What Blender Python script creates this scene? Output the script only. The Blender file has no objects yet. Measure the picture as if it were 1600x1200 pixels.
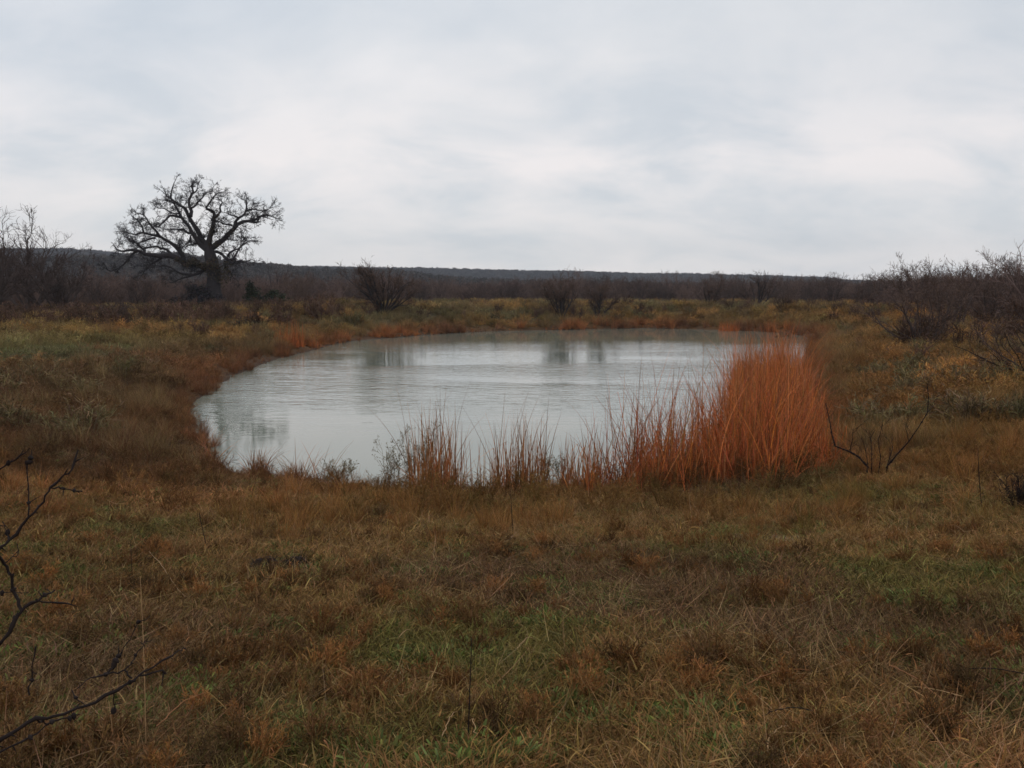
import bpy, math, random
import numpy as np
from mathutils import Vector
S = bpy.context.scene
COL = S.collection
R = math.radians
rng = np.random.default_rng(7)
random.seed(7)

# ------------------------------------------------------------------ camera, sky, sun, exposure
F = 1386.0                      # focal length in photograph pixels (1600 wide)
PITCH = math.atan(145 / F)
EYE = 3.8                       # above the water
cam = bpy.data.cameras.new("camera"); camo = bpy.data.objects.new("camera", cam); COL.objects.link(camo)
camo.location = (0, 0, EYE); camo.rotation_euler = (math.pi / 2 - PITCH, 0, 0)
cam.sensor_width = 36; cam.lens = F / 1600 * 36; cam.clip_end = 20000; cam.clip_start = 0.05
S.camera = camo
S.view_settings.view_transform = 'Standard'; S.view_settings.look = 'None'
S.view_settings.gamma = 1; S.view_settings.exposure = 0.0
S.cycles.filter_width = 1.6
S.cycles.max_bounces = 6; S.cycles.diffuse_bounces = 2; S.cycles.glossy_bounces = 3
S.cycles.transparent_max_bounces = 8; S.cycles.volume_bounces = 1
S.cycles.use_denoising = True

SUN_EL, SUN_AZ = R(38), R(-12)   # azimuth from +Y (view direction), negative = left
w = bpy.data.worlds.new("World"); S.world = w; w.use_nodes = True
nt = w.node_tree; nt.nodes.clear()
def N(t, typ, **kw):
    n = t.nodes.new(typ)
    for k, v in kw.items():
        setattr(n, k, v)
    return n
def setin(n, **kw):
    for k, v in kw.items():
        n.inputs[k.replace('_', ' ')].default_value = v
def math_node(t, op, a, b=None, c=None, clamp=False):
    n = N(t, 'ShaderNodeMath', operation=op, use_clamp=clamp)
    for i, v in enumerate((a, b, c)):
        if v is None: continue
        if isinstance(v, (int, float)): n.inputs[i].default_value = v
        else: t.links.new(v, n.inputs[i])
    return n.outputs[0]
def mixc(t, f, a, b, blend='MIX'):
    n = N(t, 'ShaderNodeMix', data_type='RGBA', blend_type=blend)
    for i, v in ((0, f), (6, a), (7, b)):
        if isinstance(v, (int, float)): n.inputs[i].default_value = v
        elif isinstance(v, tuple): n.inputs[i].default_value = (v + (1,))[:4]
        else: t.links.new(v, n.inputs[i])
    return n.outputs[2]
def ramp(t, fac, stops, interp='LINEAR'):
    n = N(t, 'ShaderNodeValToRGB'); cr = n.color_ramp; cr.interpolation = interp
    while len(cr.elements) < len(stops): cr.elements.new(0.5)
    for e, (p, c) in zip(cr.elements, stops):
        e.position = p; e.color = (c + (1,))[:4] if isinstance(c, tuple) else (c, c, c, 1)
    t.links.new(fac, n.inputs[0]); return n.outputs[0]
def noise(t, vec, scale, detail=4, rough=0.5, dist=0.0, w_=None):
    n = N(t, 'ShaderNodeTexNoise'); n.inputs['Scale'].default_value = scale
    n.inputs['Detail'].default_value = detail; n.inputs['Roughness'].default_value = rough
    n.inputs['Distortion'].default_value = dist
    t.links.new(vec, n.inputs['Vector']); return n.outputs[0]

tc = N(nt, 'ShaderNodeTexCoord'); sx = N(nt, 'ShaderNodeSeparateXYZ'); nt.links.new(tc.outputs['Generated'], sx.inputs[0])
X_, Y_, Z_ = sx.outputs
zz = math_node(nt, 'MAXIMUM', Z_, 0.0)
zd = math_node(nt, 'ADD', zz, 0.42)
u = math_node(nt, 'DIVIDE', X_, zd); v = math_node(nt, 'DIVIDE', Y_, zd)
cv = N(nt, 'ShaderNodeCombineXYZ'); nt.links.new(u, cv.inputs[0]); nt.links.new(v, cv.inputs[1])
n1 = noise(nt, cv.outputs[0], 1.25, 4, 0.5, 0.3)
mp = N(nt, 'ShaderNodeMapping'); mp.inputs['Location'].default_value = (3.7, 1.9, 0); mp.inputs['Scale'].default_value = (0.9, 1.3, 1)
nt.links.new(cv.outputs[0], mp.inputs[0])
n2 = noise(nt, mp.outputs[0], 3.4, 6, 0.56, 0.3)
nn = math_node(nt, 'ADD', math_node(nt, 'MULTIPLY', n1, 0.62), math_node(nt, 'MULTIPLY', n2, 0.38))
cloud = ramp(nt, nn, [(0.32, (0.565, 0.62, 0.68)), (0.43, (0.645, 0.685, 0.73)), (0.54, (0.735, 0.755, 0.78)), (0.67, (0.88, 0.865, 0.865))])
# a paler, slightly pink belt of thin cloud low over the horizon, with fine streaks
belt = ramp(nt, zz, [(0.0, 0.55), (0.06, 0.45), (0.135, 1.0), (0.20, 0.45), (0.30, 0.0)])
belt = math_node(nt, 'MULTIPLY', belt, ramp(nt, n2, [(0.36, 0.15), (0.60, 1.0)]))
cloud = mixc(nt, math_node(nt, 'MULTIPLY', belt, 0.92), cloud, (0.94, 0.885, 0.875))
hi = ramp(nt, math_node(nt, 'SUBTRACT', zz, math_node(nt, 'MULTIPLY', X_, 0.25)), [(0.22, 0.0), (0.45, 0.75)])
cloud = mixc(nt, hi, cloud, (0.93, 0.97, 1.02), 'MULTIPLY')
sky = N(nt, 'ShaderNodeTexSky', sky_type='NISHITA', sun_disc=False, sun_elevation=SUN_EL, sun_rotation=SUN_AZ)
b1 = N(nt, 'ShaderNodeBackground'); nt.links.new(sky.outputs[0], b1.inputs[0]); b1.inputs[1].default_value = 0.06
b2 = N(nt, 'ShaderNodeBackground'); nt.links.new(cloud, b2.inputs[0]); b2.inputs[1].default_value = 1.07
mx = N(nt, 'ShaderNodeMixShader'); mx.inputs[0].default_value = 0.9
nt.links.new(b1.outputs[0], mx.inputs[1]); nt.links.new(b2.outputs[0], mx.inputs[2])
wo = N(nt, 'ShaderNodeOutputWorld'); nt.links.new(mx.outputs[0], wo.inputs[0])

sl = bpy.data.lights.new("sun", 'SUN'); sl.energy = 0.5; sl.angle = R(25); sl.color = (1, 0.96, 0.9)
so = bpy.data.objects.new("sun", sl); COL.objects.link(so)
sd = Vector((math.sin(SUN_AZ) * math.cos(SUN_EL), math.cos(SUN_AZ) * math.cos(SUN_EL), math.sin(SUN_EL)))
so.rotation_euler = sd.to_track_quat('Z', 'Y').to_euler(); so.location = (0, 50, 80)

# ------------------------------------------------------------------ maths helpers
cp, sp = math.cos(PITCH), math.sin(PITCH)
def pdir(px, py):
    dx = (px - 800) / F; dy = -(py - 600) / F
    return np.array([dx, cp + dy * sp, -sp + dy * cp])
def at_z(px, py, z=0.0):
    d = pdir(px, py); t = (z - EYE) / d[2]; return np.array([0, 0, EYE]) + d * t
def at_y(px, py, y):
    d = pdir(px, py); return np.array([0, 0, EYE]) + d * (y / d[1])
def proj(x, y, z):
    zc = y * cp - (z - EYE) * sp; yc = y * sp + (z - EYE) * cp
    zc = np.maximum(zc, 1e-3)
    return 800 + F * x / zc, 600 - F * yc / zc
def sstep(a, b, x):
    t = np.clip((x - a) / (b - a), 0, 1); return t * t * (3 - 2 * t)
_lat = np.random.default_rng(3).random((256, 256))
def vnoise(x, y):
    xi = np.floor(x).astype(int); yi = np.floor(y).astype(int); fx = x - xi; fy = y - yi
    fx = fx * fx * (3 - 2 * fx); fy = fy * fy * (3 - 2 * fy)
    a = _lat[xi & 255, yi & 255]; b = _lat[(xi + 1) & 255, yi & 255]; c = _lat[xi & 255, (yi + 1) & 255]; d = _lat[(xi + 1) & 255, (yi + 1) & 255]
    return (a * (1 - fx) + b * fx) * (1 - fy) + (c * (1 - fx) + d * fx) * fy
def fbm(x, y, o=4):
    s = 0; a = 0.5; t = 0
    for i in range(o):
        s = s + a * vnoise(x * 2 ** i + 17.3 * i, y * 2 ** i + 5.1 * i); t += a; a *= 0.5
    return s / t

# ------------------------------------------------------------------ pond outline
outl = [(303,640),(306,665),(318,694),(345,717),(374,735),(440,747),(510,757),(575,761),(640,767),(740,768),(850,764),
        (930,760),(1050,737),(1150,705),(1225,660),(1255,620),(1262,585),(1262,555),(1268,538),(1262,527),
        (1200,519),(1100,515),(1000,513),(900,515),(800,517),(700,521),(620,527),(560,532),(522,538),(485,549),(430,562),(380,581),(340,602),(311,622)]
P = np.array([at_z(a, b)[:2] for a, b in outl])
def catmull(P, k):
    n = len(P); o = []
    for i in range(n):
        p0, p1, p2, p3 = P[i-1], P[i], P[(i+1) % n], P[(i+2) % n]
        L = np.linalg.norm(p2 - p1); kk = max(2, min(k, int(L / 0.5)))
        for j in range(kk):
            t = j / kk
            c = 0.5 * ((2*p1) + (-p0+p2)*t + (2*p0-5*p1+4*p2-p3)*t*t + (-p0+3*p1-3*p2+p3)*t**3)
            o.append(c)
    return np.array(o)
POND = catmull(P, 10)
_a = np.arange(len(POND))
POND = POND + 0.55 * (np.stack([fbm(POND[:,0]*0.9, POND[:,1]*0.5), fbm(POND[:,0]*0.9+40, POND[:,1]*0.5+9)], 1) - 0.5)
POND = POND + 0.22 * (np.stack([fbm(POND[:,0]*2.6+11, POND[:,1]*2.1, 2), fbm(POND[:,0]*2.6+47, POND[:,1]*2.1+9, 2)], 1) - 0.5) * np.clip(POND[:, 1:2] / 25, 0.8, 4)
def sdf(x, y):
    x = np.asarray(x, float).ravel(); y = np.asarray(y, float).ravel()
    out = np.empty(len(x))
    A = POND; B = np.roll(POND, -1, 0); E = B - A; EE = (E**2).sum(1)
    for s in range(0, len(x), 20000):
        px = x[s:s+20000, None]; py = y[s:s+20000, None]
        wx = px - A[:,0]; wy = py - A[:,1]
        t = np.clip((wx*E[:,0] + wy*E[:,1]) / EE, 0, 1)
        d = np.sqrt(((wx - t*E[:,0])**2 + (wy - t*E[:,1])**2).min(1))
        c = ((A[:,1] > py) != (B[:,1] > py)) & (px < E[:,0] * (py - A[:,1]) / np.where(E[:,1] == 0, 1e-9, E[:,1]) + A[:,0])
        ins = c.sum(1) % 2 == 1
        out[s:s+20000] = np.where(ins, -d, d)
    return out
def gz(x, y, d=None):
    x = np.asarray(x, float); y = np.asarray(y, float)
    if d is None: d = sdf(x, y).reshape(x.shape)
    do = np.maximum(d, 0)
    wn = sstep(30, 9, y)
    near = 2.25 * np.clip(do / 16.5, 0, 1) ** 1.08
    berm = 0.75 * np.exp(-((do - 11) / 6) ** 2) * sstep(62, 84, y) * (0.6 + 0.8 * fbm(x / 9 + 3, y / 9))
    far = (1.30 + 0.5 * sstep(110, 220, y)) * (1 - np.exp(-do / 5.5)) + berm
    z = far * (1 - wn) + near * wn
    z = z + 0.10 * (fbm(x / 1.3, y / 1.3, 3) - 0.5) * np.clip(do / 1.5, 0, 1)
    z = z + 0.95 * (fbm(x / 9 + 31, y / 9, 3) - 0.5) * np.clip(do / 6, 0, 1) * sstep(16, 30, y)
    z = z + 0.02 * np.minimum(do, 1)
    return np.where(d < 0, -0.7 * (1 - np.exp(d / 1.5)), z)

# colour of the dead and living growth at a place: albedo (r, g, b), plus painted vignetting
def lerp3(a, b, t): return a + (np.asarray(b) - a) * t[:, None]
def veg(x, y, d):
    n = len(x); px, py = proj(x, y, gz(x, y, d))
    a = fbm(x / 2.3, y / 2.3, 4); b = fbm(x / 7.0 + 50, y / 7.0, 4); c = fbm(x / 0.7 + 9, y / 0.7, 2); e = fbm(x / 4.0 + 90, y / 4.0 + 20, 3)
    col = np.tile(np.array([0.235, 0.128, 0.045]), (n, 1))
    col = lerp3(col, (0.30, 0.145, 0.055), sstep(0.50, 0.68, b))          # rusty
    col = lerp3(col, (0.12, 0.066, 0.032), sstep(0.50, 0.64, e) * 0.85)    # dull dark brown
    g = sstep(0.50, 0.62, 0.35 * a + 0.35 * fbm(x / 1.1 + 33, y / 1.1, 3) + 0.30 * fbm(x / 0.35, y / 0.35, 2))
    green = g * (0.75 * sstep(24, 8, y) + 0.40 * sstep(45, 80, y) * (d > 2) + 0.15)
    col = lerp3(col, (0.135, 0.122, 0.034), green * 0.8)
    trk = np.exp(-((px - 20) / 230) ** 2 - ((py - (562 - 0.06 * px)) / 17) ** 2)          # green track, left
    col = lerp3(col, (0.20, 0.205, 0.085), np.clip(trk * 1.9 * (0.3 + fbm(x / 1.5, y / 1.5 + 8, 3)), 0, 1) * (y > 20))
    ol = sstep(0.46, 0.60, fbm(x / 3.4 + 140, y / 3.4, 3)) * (y > 17) * (1 - 0.6 * sstep(48, 66, y))
    col = lerp3(col, (0.165, 0.135, 0.052), ol * 0.7)
    vignette = sstep(620, 60, px) * sstep(640, 1150, py) * (y < 14)
    col = lerp3(col, (0.115, 0.066, 0.034), vignette * 0.65)  # lens vignetting painted into the growth colour, darker toward the lower left
    shore = np.exp(-np.maximum(d, 0) / 1.3)
    col = lerp3(col, (0.22, 0.090, 0.040), np.clip(shore, 0, 1) * 0.75)
    lb = sstep(560, 380, px) * sstep(520, 560, py) * sstep(760, 690, py) * np.exp(-((d - 4) / 5) ** 2)
    col = lerp3(col, (0.12, 0.065, 0.038), np.clip(lb, 0, 1) * 0.7)
    fb = sstep(50, 66, y) * sstep(2.0, 5.0, d) * sstep(0.40, 0.60, 0.5 * b + 0.5 * e) * sstep(1450, 1200, px)
    col = lerp3(col, (0.155, 0.135, 0.068), fb * 0.75 * (0.35 + 0.65 * sstep(480, 640, px)))                      # olive grey on the far bank
    rt = sstep(1240, 1420, px) * (y > 14)
    col = lerp3(col, (0.25, 0.125, 0.042), rt * 0.68)
    return col * 1.13, green, trk, px, py

# ------------------------------------------------------------------ mesh helpers
def mesh_from(name, V, Q, mat, vcol=None, smooth=False, T=None):
    me = bpy.data.meshes.new(name)
    V = np.asarray(V, np.float32); Q = np.asarray(Q, np.int32)
    nq = len(Q); T = np.asarray(T, np.int32) if T is not None and len(T) else np.zeros((0, 3), np.int32)
    me.vertices.add(len(V)); me.vertices.foreach_set('co', V.ravel())
    me.loops.add(nq * 4 + len(T) * 3); me.loops.foreach_set('vertex_index', np.concatenate([Q.ravel(), T.ravel()]).astype(np.int32))
    me.polygons.add(nq + len(T))
    me.polygons.foreach_set('loop_start', np.concatenate([np.arange(nq) * 4, nq * 4 + np.arange(len(T)) * 3]).astype(np.int32))
    me.polygons.foreach_set('use_smooth', np.full(nq + len(T), smooth))
    me.update(calc_edges=True); me.validate()
    if vcol is not None:
        at = me.color_attributes.new('vcol', 'FLOAT_COLOR', 'POINT')
        c = np.ones((len(V), 4), np.float32); c[:, :3] = vcol
        at.data.foreach_set('color', c.ravel())
    if mat: me.materials.append(mat)
    return me
def link(name, me, parent=None, loc=None, label=None, cat=None, group=None, kind=None, rz=0.0, sc=1.0):
    o = bpy.data.objects.new(name, me); COL.objects.link(o)
    if loc is not None: o.location = loc
    if parent is not None: o.parent = parent
    if rz: o.rotation_euler.z = rz
    if sc != 1.0: o.scale = (sc, sc, sc)
    for k, v_ in (('label', label), ('category', cat), ('group', group), ('kind', kind)):
        if v_: o[k] = v_
    return o
class Geo:
    def __init__(s): s.V = []; s.Q = []; s.T = []; s.C = []; s.n = 0
    def add(s, V, Q, C=None, T=None):
        V = np.asarray(V).reshape(-1, 3); s.V.append(V)
        if len(Q): s.Q.append(np.asarray(Q).reshape(-1, 4) + s.n)
        if T is not None and len(T): s.T.append(np.asarray(T).reshape(-1, 3) + s.n)
        C = np.ones((len(V), 3)) if C is None else np.broadcast_to(np.asarray(C, float), (len(V), 3))
        s.C.append(C); s.n += len(V)
    def mesh(s, name, mat, smooth=False):
        Q = np.concatenate(s.Q) if s.Q else np.zeros((0, 4), int); T = np.concatenate(s.T) if s.T else None
        return mesh_from(name, np.concatenate(s.V), Q, mat, np.concatenate(s.C), smooth, T)

def blades(g, base, az, h, lean, bend, wid, seg=4, tone=None, rg=rng, taper=1.0, kink=None):
    """curved ribbons: base (n,3), azimuth of lean, height, lean (rad from vertical), extra bend along the blade, width"""
    n = len(base); t = np.linspace(0, 1, seg + 1)
    ang = lean[:, None] + bend[:, None] * t[None, :] ** 1.4
    if kink is not None:                                    # broken blades fold over at a point
        ang = ang + (t[None, :] > kink[0][:, None]) * kink[1][:, None]
    ds = (h / seg)[:, None]
    r_ = np.concatenate([np.zeros((n, 1)), np.cumsum(np.sin(ang[:, :-1]) * ds, 1)], 1)
    zc = np.concatenate([np.zeros((n, 1)), np.cumsum(np.cos(ang[:, :-1]) * ds, 1)], 1)
    ca, sa = np.cos(az)[:, None], np.sin(az)[:, None]
    C = np.stack([base[:, 0:1] + r_ * ca, base[:, 1:2] + r_ * sa, base[:, 2:3] + zc], 2)
    fa = rg.uniform(0, math.pi, n)                          # ribbon facing
    wv = np.stack([np.cos(fa), np.sin(fa), rg.uniform(-0.2, 0.2, n)], 1)
    ww = (wid[:, None] * (1 - taper * t[None, :] ** 1.6 * 0.92))[:, :, None] * 0.5
    L = C - wv[:, None, :] * ww; Rr = C + wv[:, None, :] * ww
    V = np.stack([L, Rr], 2).reshape(n, -1, 3)
    k = np.arange(seg) * 2
    q = np.stack([k, k + 1, k + 3, k + 2], 1)
    Q = (q[None] + (np.arange(n) * (seg + 1) * 2)[:, None, None]).reshape(-1, 4)
    if tone is None: tone = np.ones((n, 3))
    Cc = np.repeat(tone, (seg + 1) * 2, 0)
    g.add(V.reshape(-1, 3), Q, Cc)

def tube(g, pts, rad, sides=None, color=(1, 1, 1)):
    pts = np.asarray(pts, float); rad = np.asarray(rad, float); n = len(pts)
    if sides is None: sides = 3
    d = np.gradient(pts, axis=0); d /= np.linalg.norm(d, axis=1)[:, None] + 1e-9
    ref = np.array([0.31, 0.17, 0.93]) if abs(d[0, 2]) < 0.8 else np.array([0.95, 0.2, 0.1])
    u_ = np.cross(d, ref); u_ /= np.linalg.norm(u_, axis=1)[:, None] + 1e-9; v_ = np.cross(d, u_)
    a = np.arange(sides) * 2 * math.pi / sides
    V = pts[:, None] + rad[:, None, None] * (np.cos(a)[None, :, None] * u_[:, None] + np.sin(a)[None, :, None] * v_[:, None])
    i = np.arange(n - 1)[:, None] * sides; j = np.arange(sides)[None]; j2 = (j + 1) % sides
    Q = np.stack([i + j, i + j2, i + sides + j2, i + sides + j], 2).reshape(-1, 4)
    g.add(V.reshape(-1, 3), Q, color)

def ribbon(g, pts, rad, color, rg):
    pts = np.asarray(pts, float); n = len(pts); d = np.gradient(pts, axis=0)
    u_ = np.cross(d, rg.normal(size=3)); u_ /= np.linalg.norm(u_, axis=1)[:, None] + 1e-9
    V = np.stack([pts - u_ * np.asarray(rad)[:, None], pts + u_ * np.asarray(rad)[:, None]], 1).reshape(-1, 3)
    k_ = np.arange(n - 1) * 2; g.add(V, np.stack([k_, k_ + 1, k_ + 3, k_ + 2], 1), color)
def rnd_unit(rg): v_ = rg.normal(size=3); return v_ / np.linalg.norm(v_)
def grow(rg, out, p, d, L, r, lvl, P_):
    """crooked branch; children on the way; out: (level, pts, radii)"""
    n = max(3, int(P_['seg'][lvl])); s = L / n; pts = [p]; dirs = [d]
    for i in range(n):
        d = d + rnd_unit(rg) * P_['crook'][lvl] + np.array([0, 0, P_['up'][lvl]])
        d = d / np.linalg.norm(d); pts.append(pts[-1] + d * s); dirs.append(d)
    rad = np.linspace(r, r * P_['tip'][lvl], n + 1); out.append((lvl, np.array(pts), rad))
    if lvl + 1 >= len(P_['seg']): return
    k = P_['kids'][lvl]; k = rg.poisson(k) if k < 4 else int(k * rg.uniform(0.75, 1.25))
    for c in range(k):
        t = rg.uniform(P_['from'][lvl], 1.0) * n; i = min(int(t), n - 1); f = t - i
        q = pts[i] * (1 - f) + pts[i + 1] * f; dd = dirs[i + 1]
        a = P_['angle'][lvl] * rg.uniform(0.6, 1.4); ax = np.cross(dd, rnd_unit(rg)); ax /= np.linalg.norm(ax) + 1e-9
        nd = dd * math.cos(a) + ax * math.sin(a)
        grow(rg, out, q, nd / np.linalg.norm(nd), L * P_['ratio'][lvl] * rg.uniform(0.6, 1.25) * (1.15 - 0.4 * t / n), max(rad[i] * P_['rr'][lvl], P_['rmin']), lvl + 1, P_)

# ------------------------------------------------------------------ materials
def pmat(name, rough=0.85, spec=0.2):
    m = bpy.data.materials.new(name); m.use_nodes = True; t = m.node_tree
    b = t.nodes['Principled BSDF']; b.inputs['Roughness'].default_value = rough; b.inputs['Specular IOR Level'].default_value = spec
    return m, t, b
def pos(t): return N(t, 'ShaderNodeNewGeometry').outputs['Position']
def veg_mat(name, tinted=True, color=(1, 1, 1), rough=0.8, spec=0.15, transl=0.0):
    m, t, b = pmat(name, rough, spec)
    a = N(t, 'ShaderNodeAttribute', attribute_name='vcol').outputs['Color']
    if tinted:
        c = N(t, 'ShaderNodeAttribute', attribute_name='tint'); c.attribute_type = 'INSTANCER'; c = c.outputs['Color']
    else: c = color
    col = mixc(t, 1.0, a, c, 'MULTIPLY')
    nz = ramp(t, noise(t, pos(t), 40, 2), [(0.3, 0.8), (0.7, 1.15)])
    col = mixc(t, 1.0, col, nz, 'MULTIPLY')
    t.links.new(col, b.inputs['Base Color'])
    return m
M_grass = veg_mat('dry grass', True, spec=0.04)
M_scrub = veg_mat('scrub twigs', True, rough=0.9, spec=0.04)
M_reed = veg_mat('dead reed', False, (0.50, 0.148, 0.045), rough=0.7, spec=0.08)
M_reed3 = veg_mat('tan dead reed', False, (0.42, 0.175, 0.066), rough=0.8, spec=0.05)
M_reed2 = veg_mat('dead sedge', False, (0.30, 0.13, 0.055), rough=0.8)
M_bark = veg_mat('oak bark', False, (0.048, 0.040, 0.041), rough=0.95)
M_twig = veg_mat('grey brown twigs', False, (0.088, 0.064, 0.056), rough=0.95, spec=0.05)
M_twig2 = veg_mat('brown twigs', False, (0.125, 0.082, 0.062), rough=0.95, spec=0.04)
M_dark = veg_mat('dark wet twig', False, (0.026, 0.018, 0.016), rough=0.8, spec=0.08)
M_leaf = veg_mat('evergreen leaves', False, (0.040, 0.044, 0.022), rough=0.7)
M_ivy = veg_mat('withered creeper leaves', False, (0.085, 0.062, 0.040), rough=0.9)
M_soil = veg_mat('rooted black soil', False, (0.035, 0.022, 0.016), rough=0.9)
M_weed = veg_mat('grey green weed', False, (0.20, 0.155, 0.085), rough=0.9, spec=0.05)
M_straw = veg_mat('pale straw', False, (0.42, 0.25, 0.12), rough=0.7)

# ground: colour of what grows or lies there plus grain of litter and soil
M_ground, t, b = pmat('earth and litter', 0.95, 0.1)
gc = N(t, 'ShaderNodeAttribute', attribute_name='vcol').outputs['Color']
p_ = pos(t)
n1 = noise(t, p_, 9, 6, 0.7); n2 = noise(t, p_, 55, 5, 0.7); n3 = noise(t, p_, 1.3, 5, 0.6)
c_ = mixc(t, 1.0, gc, ramp(t, n1, [(0.3, 0.45), (0.7, 1.2)]), 'MULTIPLY')
c_ = mixc(t, 1.0, c_, ramp(t, n2, [(0.3, 0.5), (0.72, 1.5)]), 'MULTIPLY')
c_ = mixc(t, ramp(t, n3, [(0.55, 0.0), (0.72, 0.45)]), c_, (0.06, 0.04, 0.026))
t.links.new(c_, b.inputs['Base Color'])
bp = N(t, 'ShaderNodeBump'); bp.inputs['Strength'].default_value = 0.7; bp.inputs['Distance'].default_value = 0.04
t.links.new(n2, bp.inputs['Height']); t.links.new(bp.outputs[0], b.inputs['Normal'])

M_hill, t, b = pmat('wooded hillside', 1.0, 0.0)
n1 = noise(t, pos(t), 0.08, 8, 0.7)
t.links.new(ramp(t, n1, [(0.35, (0.040, 0.035, 0.032)), (0.6, (0.075, 0.060, 0.052))]), b.inputs['Base Color'])

# water: murky, gently rippled in patches and calm in others
M_water, t, b = pmat('murky pond water', 0.04, 0.5)
b.inputs['IOR'].default_value = 1.333
p_ = pos(t)
b.inputs['Base Color'].default_value = (0.225, 0.24, 0.19, 1)
m1 = N(t, 'ShaderNodeMapping'); m1.inputs['Scale'].default_value = (0.95, 1.9, 1); m1.inputs['Rotation'].default_value = (0, 0, 0.25); t.links.new(p_, m1.inputs[0])
w1 = noise(t, m1.outputs[0], 1.35, 4, 0.55, 0.5)
w2 = noise(t, m1.outputs[0], 0.9, 3, 0.5, 0.2)
m2 = N(t, 'ShaderNodeMapping'); m2.inputs['Scale'].default_value = (0.35, 1.0, 1); t.links.new(p_, m2.inputs[0])
cal = ramp(t, noise(t, m2.outputs[0], 0.11, 3, 0.5, 0.4), [(0.38, 0.25), (0.56, 1.0)])
sy = N(t, 'ShaderNodeSeparateXYZ'); t.links.new(p_, sy.inputs[0])
lee = N(t, 'ShaderNodeMapRange'); t.links.new(math_node(t, 'ADD', sy.outputs[1], math_node(t, 'MULTIPLY', noise(t, m2.outputs[0], 0.35, 4, 0.6), -9.0)), lee.inputs[0])
for i, vv in enumerate((20.5, 26.5, 0.08, 1.0)): lee.inputs[1 + i].default_value = vv
hgt = math_node(t, 'ADD', math_node(t, 'MULTIPLY', w1, 0.044), math_node(t, 'MULTIPLY', w2, 0.036))
lee2 = N(t, 'ShaderNodeMapRange'); t.links.new(sy.outputs[1], lee2.inputs[0])
for i, vv in enumerate((44.0, 72.0, 1.0, 0.014)): lee2.inputs[1 + i].default_value = vv
hgt = math_node(t, 'MULTIPLY', math_node(t, 'MULTIPLY', hgt, lee2.outputs[0]), math_node(t, 'MULTIPLY', cal, lee.outputs[0]))
bp = N(t, 'ShaderNodeBump'); bp.inputs['Strength'].default_value = 0.8; bp.inputs['Distance'].default_value = 1.0
t.links.new(hgt, bp.inputs['Height']); t.links.new(bp.outputs[0], b.inputs['Normal'])

# ------------------------------------------------------------------ ground, hills, water
ang = np.concatenate([np.linspace(-math.pi, -0.75, 60, endpoint=False), np.linspace(-0.75, 0.75, 520, endpoint=False), np.linspace(0.75, math.pi, 60, endpoint=False)])
rad = np.concatenate([[0.01, 0.4, 0.8, 1.2, 1.6, 2.0], 2.0 * 1.0165 ** np.arange(1, 330)]); rad = np.append(rad, [800, 1500, 3500, 9000]); rad = np.sort(rad)
A_, R_ = np.meshgrid(ang, rad); gx = (np.sin(A_) * R_); gy = (np.cos(A_) * R_)
gd = sdf(gx, gy).reshape(gx.shape); gzv = gz(gx, gy, gd); na, nr = len(ang), len(rad)
V = np.stack([gx, gy, gzv], 2).reshape(-1, 3)
i = (np.arange(nr - 1) * na)[:, None]; j = np.arange(na)[None]; j2 = (j + 1) % na
Q = np.stack([i + j, i + na + j, i + na + j2, i + j2], 2).reshape(-1, 4)[:, ::-1]
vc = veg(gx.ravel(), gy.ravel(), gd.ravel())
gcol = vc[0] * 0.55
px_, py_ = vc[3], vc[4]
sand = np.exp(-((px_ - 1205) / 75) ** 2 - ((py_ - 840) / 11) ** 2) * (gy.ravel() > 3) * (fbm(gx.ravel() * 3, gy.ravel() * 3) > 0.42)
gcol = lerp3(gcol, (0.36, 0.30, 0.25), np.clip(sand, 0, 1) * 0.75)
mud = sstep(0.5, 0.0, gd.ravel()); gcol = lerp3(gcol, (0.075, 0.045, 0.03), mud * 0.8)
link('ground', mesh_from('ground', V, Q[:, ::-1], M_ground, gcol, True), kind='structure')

# water sheet a little under the bank's lip
wp = np.array([[-14, 14], [16, 14], [40, 95], [-40, 95]])
k = 40
uu, vv_ = np.meshgrid(np.linspace(0, 1, k), np.linspace(0, 1, k))
WX = (wp[0,0]*(1-uu)+wp[1,0]*uu)*(1-vv_) + (wp[3,0]*(1-uu)+wp[2,0]*uu)*vv_; WY = 14 + 81 * vv_
WX = np.clip(WX * 1.15, -60, 60)
dd = sdf(WX, WY).reshape(WX.shape)
V = np.stack([WX, WY, np.zeros_like(WX)], 2).reshape(-1, 3)
ii, jj = np.meshgrid(np.arange(k - 1), np.arange(k - 1), indexing='ij'); q0 = (ii * k + jj).ravel()
Q = np.stack([q0, q0 + 1, q0 + k + 1, q0 + k], 1)
keep = np.array([(dd.ravel()[q] < 3.0).any() for q in Q])
link('pond_water', mesh_from('pond_water', V, Q[keep], M_water, None, True), kind='structure')

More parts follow.
